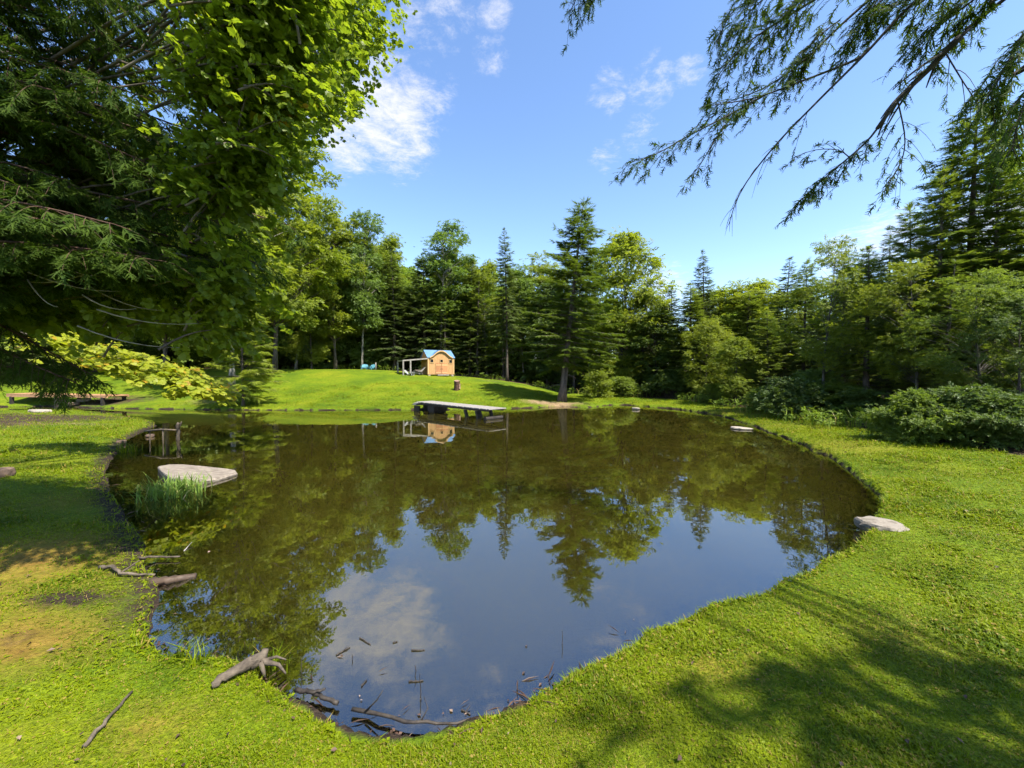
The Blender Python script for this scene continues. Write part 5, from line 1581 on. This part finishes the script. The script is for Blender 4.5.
# driftwood rail and post at the inlet
p = at_z(178, 440, 0)
stick('driftwood_post', [p + [0, 0, -0.4], p + [0, 0, 0.2], p + [0.03, 0, 0.50]], 0.05, 0.04, 'drift', 'upright grey driftwood post in the water near the inlet', 'post', seed=11,
      extra=[([p + [0.02, 0, 0.3], p + [0.09, 0, 0.46], p + [0.11, 0, 0.54]], 0.02, 0.010)])
p1, p2 = at_z(150, 443, 0) + [0, 0, 0.33], at_z(172, 444, 0) + [0, 0, 0.38]
rr_ = empty('driftwood_rail', (p1 + p2) / 2 * [1, 1, 0])
tag(rr_, 'low rail of grey driftwood on thin stakes beside the upright post', 'rail')
cc_ = (p1 + p2) / 2 * [1, 1, 0]
f = MB(); f.tube([p1 - cc_ - [0.15, 0, 0], (p1 + p2) / 2 - cc_ + [0, 0, 0.03], p2 - cc_ + [0.12, 0, 0]], [0.02, 0.028, 0.018], 7); f.build('crossbar', M['drift'], rr_, True)
for q in (p1, p2 * 0.6 + p1 * 0.4):
    f = MB(); f.tube([q - cc_ - [0, 0, 0.6], q - cc_ + [0, 0, 0.02]], 0.015, 6); f.build('stake', M['drift'], rr_, True)
# floating twigs on the near water
for k, (u, v, L, a, lab) in enumerate(((343, 651, .10, 0.9, 'dark floating twig with a forked end left of centre'), (365, 641, .12, -0.6, 'dark floating twig slanting beside the forked one'), (395, 642, 0.03, .4, 'tiny dark chip floating right of the slanting twig'),
                                       (418, 650, .09, 0.0, 'dark twig floating level near the centre'), (364, 683, .05, 1.3, 'small dark twig floating near the black stick'), (416, 681, .09, 0.1, 'dark twig floating level nearest the shore'),
                                       (466, 712, .06, -.5, 'bent dark twig floating by the muddy edge'))):
    p = at_z(u, v, 0.004)
    d = np.array([math.cos(a), math.sin(a), 0]) * L / 2
    stick('floating_twig', [p - d, p, p + d], 0.006, 0.004, 'stick_dark', lab, 'twig', 5, [([p, p + [0.02, 0.03, 0.012]], 0.004, 0.002)] if k in (0, 6) else None, 0.002, 30 + k)
for k, (u, v, h, lab) in enumerate(((301, 672, .10, 'thin dark stem standing in the cloud reflection'), (415, 676, .07, 'thin dark stem standing above the level twig'), (562, 644, .10, 'thin dark stem standing in the water at the right of centre'), (420, 697, .14, 'thin grey stem rising over the muddy edge'), (352, 660, .04, 'short dark stem tip beside the forked twig'))):
    p = at_z(u, v, 0)
    stick('reed', [p - [0, 0, 0.1], p + [0.004, 0, h / 2], p + [0.0, 0, h]], 0.0035, 0.0018, 'stick_dark', lab, 'reed', 5, None, 0.002, 40 + k)

# ------------------------------------------------------------------ sedge tuft, weeds and grass
def blade_tmpl(w=0.5, bend=0.35):
    v = np.array([(0, -w / 2, 0), (0, w / 2, 0), (0.5, w * .42, 0.06), (0.5, -w * .42, 0.06), (1.0, 0, -bend)])
    return v, [np.array([(0, 2, 1), (0, 3, 2), (3, 4, 2)])]


def blades(mb, P, S, g, lean=0.5, w=0.05, bend=0.3, mat=0):
    n = len(P)
    a = g.uniform(0, 6.283, n)
    el = np.abs(g.normal(0, lean, n))
    X = np.stack([np.cos(a) * np.sin(el), np.sin(a) * np.sin(el), np.cos(el)], 1)
    Nn = np.stack([-np.cos(a) * np.cos(el), -np.sin(a) * np.cos(el), np.sin(el)], 1)
    mb.scatter(blade_tmpl(w, bend), P, X, Nn, S, mat)


g = np.random.default_rng(12)
pc = at_z(161, 497, 0)
n = 360
P = np.stack([pc[0] + 0.07 + g.normal(0, 0.19, n), pc[1] + 0.15 + g.normal(0, 0.2, n), np.full(n, -0.03)], 1)
P[:, 0] += 0.12 * (P[:, 1] - pc[1])
f = MB(); blades(f, P, g.uniform(0.18, 0.40, n), g, 0.6, 0.05, 0.22)
P2 = np.stack([pc[0] + g.normal(0, 0.2, 40), pc[1] + 0.1 + g.normal(0, 0.2, 40), np.full(40, -0.03)], 1)
blades(f, P2, g.uniform(0.2, 0.5, 40), g, 0.85, 0.045, 0.3)
f.v = [v - np.array([pc[0], pc[1], 0]) for v in f.v]
o = f.build('sedge_tuft', M['sedge']); o.location = (pc[0], pc[1], 0)
tag(o, 'clump of long green sedge blades in the shallows before the flat rock', 'sedge')
for k, (u, v, s, lab) in enumerate(((128, 452, 0.16, 'sparse tuft of dry sedge on the mud at the inlet'), (188, 661, 0.07, 'small tuft of grass blades at the corner of the left shore'), (268, 668, 0.06, 'little tuft growing beside the driftwood log end'))):
    p = gp(u, v); n = 60
    f = MB(); blades(f, np.stack([g.normal(0, s, n), g.normal(0, s * .6, n), np.full(n, -0.01)], 1), g.uniform(0.8, 1.8, n) * s + 0.05, g, 0.5, 0.05, 0.5)
    o = f.build('sedge_tuft', M['grass']); o.location = [float(c) for c in p]
    tag(o, lab, 'sedge')

# lawn blades and clover: about even on screen, thinning out with distance
def ground_scatter(n, rmin, rmax, th0, th1, g):
    th = g.uniform(th0, th1, n)
    r = rmin * (rmax / rmin) ** g.uniform(0, 1, n)
    return np.stack([np.sin(th) * r, np.cos(th) * r], 1)


def grid_lookup():
    """fast ground height by interpolation on a polar table"""
    ths = np.linspace(-1.05, 1.05, 260)
    rs = np.geomspace(1.0, 60, 420)
    TH, RR = np.meshgrid(ths, rs)
    Pg = np.stack([np.sin(TH) * RR, np.cos(TH) * RR], 2).reshape(-1, 2)
    zz, dd, ll = ground_z(Pg)
    return ths, np.log(rs), [a.reshape(RR.shape) for a in (zz, dd, ll)]


_th, _lr, _tab = grid_lookup()


def look(P):
    th = np.arctan2(P[:, 0], P[:, 1]); lr = np.log(np.hypot(P[:, 0], P[:, 1]))
    fi = np.clip((th - _th[0]) / (_th[1] - _th[0]), 0, len(_th) - 1.001)
    fj = np.clip((lr - _lr[0]) / (_lr[1] - _lr[0]), 0, len(_lr) - 1.001)
    i, j = fi.astype(int), fj.astype(int)
    a, b = fi - i, fj - j
    return [(t[j, i] * (1 - a) + t[j, i + 1] * a) * (1 - b) + (t[j + 1, i] * (1 - a) + t[j + 1, i + 1] * a) * b for t in _tab]


P = ground_scatter(900000, 1.25, 30, -1.02, 1.02, g)
z, d, dl = look(P)
mk = masks(P, d, dl)
pat = fbm(P[:, 0] * 1.1, P[:, 1] * 1.1, 31)
muddy = (P[:, 1] < 2.9) & (P[:, 0] > -1.25) & (P[:, 0] < 0.1)
keep = (d > 0.03 + 0.10 * muddy * (vnoise(P[:, 0] * 5, P[:, 1] * 5, 3) + 0.5 * vnoise(P[:, 0] * 17, P[:, 1] * 17, 6) - 0.15)) & (dl < 0.5)
bare = np.maximum.reduce([mk['dry'] * 1.1, mk['soil'], mk['litter'], mk['tan']])
keep &= g.uniform(0, 1, len(P)) > bare * 1.05 - 0.12 + 0.5 * (vnoise(P[:, 0] * 7, P[:, 1] * 7, 21) - 0.5) * (bare > 0.1)
keep &= g.uniform(0, 1, len(P)) < 0.35 + 1.1 * pat
P, z, d, dl, pat = P[keep], z[keep], d[keep], dl[keep], pat[keep]
r = np.hypot(P[:, 0], P[:, 1])
sz = np.clip(0.014 + 0.0040 * r, 0.018, 0.08) * (0.8 + 0.4 * sstep((vnoise(P[:, 0] * 2.3, P[:, 1] * 2.3, 77) - 0.5) * 3)) * g.uniform(0.6, 1.35, len(P)) * (0.7 + 0.6 * pat)
edge = (d < 0.12) & (r < 9)
sz = np.where(edge, sz * g.uniform(1.0, 1.9, len(P)), sz)
P3 = np.column_stack([P, z - 0.006])
isb = g.uniform(0, 1, len(P)) < 0.74
gm = MB()
blades(gm, P3[isb], sz[isb] * 1.25, g, 0.6, 0.11, 0.4)
cl = ~isb      # clover-like leaflets: small flat leaves on short stalks
q = P3[cl].copy(); s = sz[cl]; n = len(q)
q[:, 2] += s * g.uniform(0.1, 0.55, n)
ang = g.uniform(0, 6.283, n)
for k in range(3):
    a = ang + k * 2.094
    gm.scatter((LEAF[0] * [1, 1.5, 1], LEAF[1]), q, np.stack([np.cos(a), np.sin(a), g.normal(0.1, 0.25, n)], 1), np.stack([g.normal(0, .25, n), g.normal(0, .25, n), np.ones(n)], 1), s * 0.5)
o = gm.build('grass', M['grass'])
tag(o, 'short mown grass and clover of the lawn', kind='stuff')

M['litter'] = leaf_mat('fallen_leaf', (0.030, 0.018, 0.012), (0.11, 0.065, 0.045), (0.24, 0.17, 0.12), trans=0.1, pc=0.08, hue_obj=0.0)
lm = MB()
near_i = np.nonzero((SH[:, 1] < 8.5) & (SH[:, 1] > 1.5) & (SH[:, 0] < 1.6))[0]
n = 420
ii = near_i[g.integers(0, len(near_i), n)]
q = SH[ii] + g.normal(0, 0.07, (n, 2)) + np.where(g.uniform(0, 1, (n, 1)) < 0.3, g.normal(0, 0.2, (n, 2)), 0)
qz, qd, _ = ground_z(q)
q3 = np.column_stack([q, np.maximum(qz, 0.0) + 0.006])
wgt = np.where((q[:, 1] < 3.2) & (q[:, 0] < 0.4), 1.0, 0.35)
kp = (g.uniform(0, 1, n) < wgt) & (qd < 0.16)
q3 = q3[kp]; n = len(q3)
tw_ = g.uniform(0, 1, n) < 0.4
a = g.uniform(0, 6.283, n)
Xd = np.stack([np.cos(a), np.sin(a), g.normal(0, .12, n)], 1)
lm.scatter(LEAF, q3[~tw_], Xd[~tw_], np.array([0, 0, 1.0]) + g.normal(0, .3, ((~tw_).sum(), 3)), g.uniform(0.012, 0.035, (~tw_).sum()))
lm.scatter((LEAF[0] * [1, 0.12, 0.5], LEAF[1]), q3[tw_] + [0, 0, 0.003], Xd[tw_], np.array([0, 0, 1.0]) + g.normal(0, .3, (tw_.sum(), 3)), g.uniform(0.05, 0.16, tw_.sum()))
q = ground_scatter(900, 1.4, 12, -1.0, 1.0, g)
qz, qd, _ = ground_z(q)
q3 = np.column_stack([q, qz + 0.022])[(qd > 0.15)]
q3 = q3[g.uniform(0, 1, len(q3)) < 0.28]
n = len(q3)
lm.scatter(LEAF, q3, np.column_stack([g.normal(0, 1, (n, 2)), g.normal(0, .2, n)]), np.array([0, 0, 1.0]) + g.normal(0, .4, (n, 3)), g.uniform(0.02, 0.045, n) * np.clip(np.hypot(q3[:, 0], q3[:, 1]) / 4, 0.8, 1.5))
o = lm.build('leaf_litter', M['litter'])
tag(o, 'dead leaves and twig bits washed along the near shoreline', kind='stuff')

# tall weeds and low ferns along the foot of the treeline
P = ground_scatter(60000, 7, 60, -0.95, 0.98, g)
z, d, dl = look(P)
pat = fbm(P[:, 0] * 0.5, P[:, 1] * 0.5, 41)
right = P[:, 0] > 4
keep = np.where(right, (dl > -0.5) & (dl < 1.4), (dl > -0.2) & (dl < 1.5)) & (pat > 0.40) & (d > 0.5) & (P[:, 1] > 8.2)
keep &= ~((P[:, 0] > 8.0) & (P[:, 1] < 9.2))
P, z, pat = P[keep], z[keep], pat[keep]
n = len(P)
r = np.hypot(P[:, 0], P[:, 1])
sz = g.uniform(0.25, 0.6, n) * (0.6 + 0.8 * pat)
wm = MB()
kind = g.uniform(0, 1, n) < 0.6
blades(wm, np.column_stack([P, z - 0.02])[kind], sz[kind], g, 0.35, 0.07, 0.4, 0)
q = np.column_stack([P, z])[~kind]; s = sz[~kind]; n = len(q)
for k in range(3):
    qq = q.copy(); qq[:, 2] += s * g.uniform(0.2, 0.8, n)
    a = g.uniform(0, 6.283, n)
    wm.scatter(SPRIGS[k], qq, np.stack([np.cos(a), np.sin(a), g.uniform(0, .5, n)], 1), np.array([0, 0, 1.0]) + g.normal(0, .35, (n, 3)), s * 0.36, 1)
o = wm.build('undergrowth', [M['weeds'], M['fern']])
tag(o, 'tall weeds and ferns along the foot of the treeline', kind='stuff')

# ------------------------------------------------------------------ render settings
vs = scene.view_settings
vs.view_transform = 'Standard'
vs.look = 'None'
vs.exposure, vs.gamma = 1.42, 1.0
vs.use_curve_mapping = False
c = scene.cycles if hasattr(scene, 'cycles') else None
scene.render.engine = 'CYCLES'
c = scene.cycles
c.max_bounces, c.diffuse_bounces, c.glossy_bounces, c.transmission_bounces, c.transparent_max_bounces = 7, 4, 3, 4, 6
c.caustics_reflective = c.caustics_refractive = False
c.sample_clamp_indirect = 6
c.use_adaptive_sampling = True
c.adaptive_threshold = 0.015
c.use_denoising = True
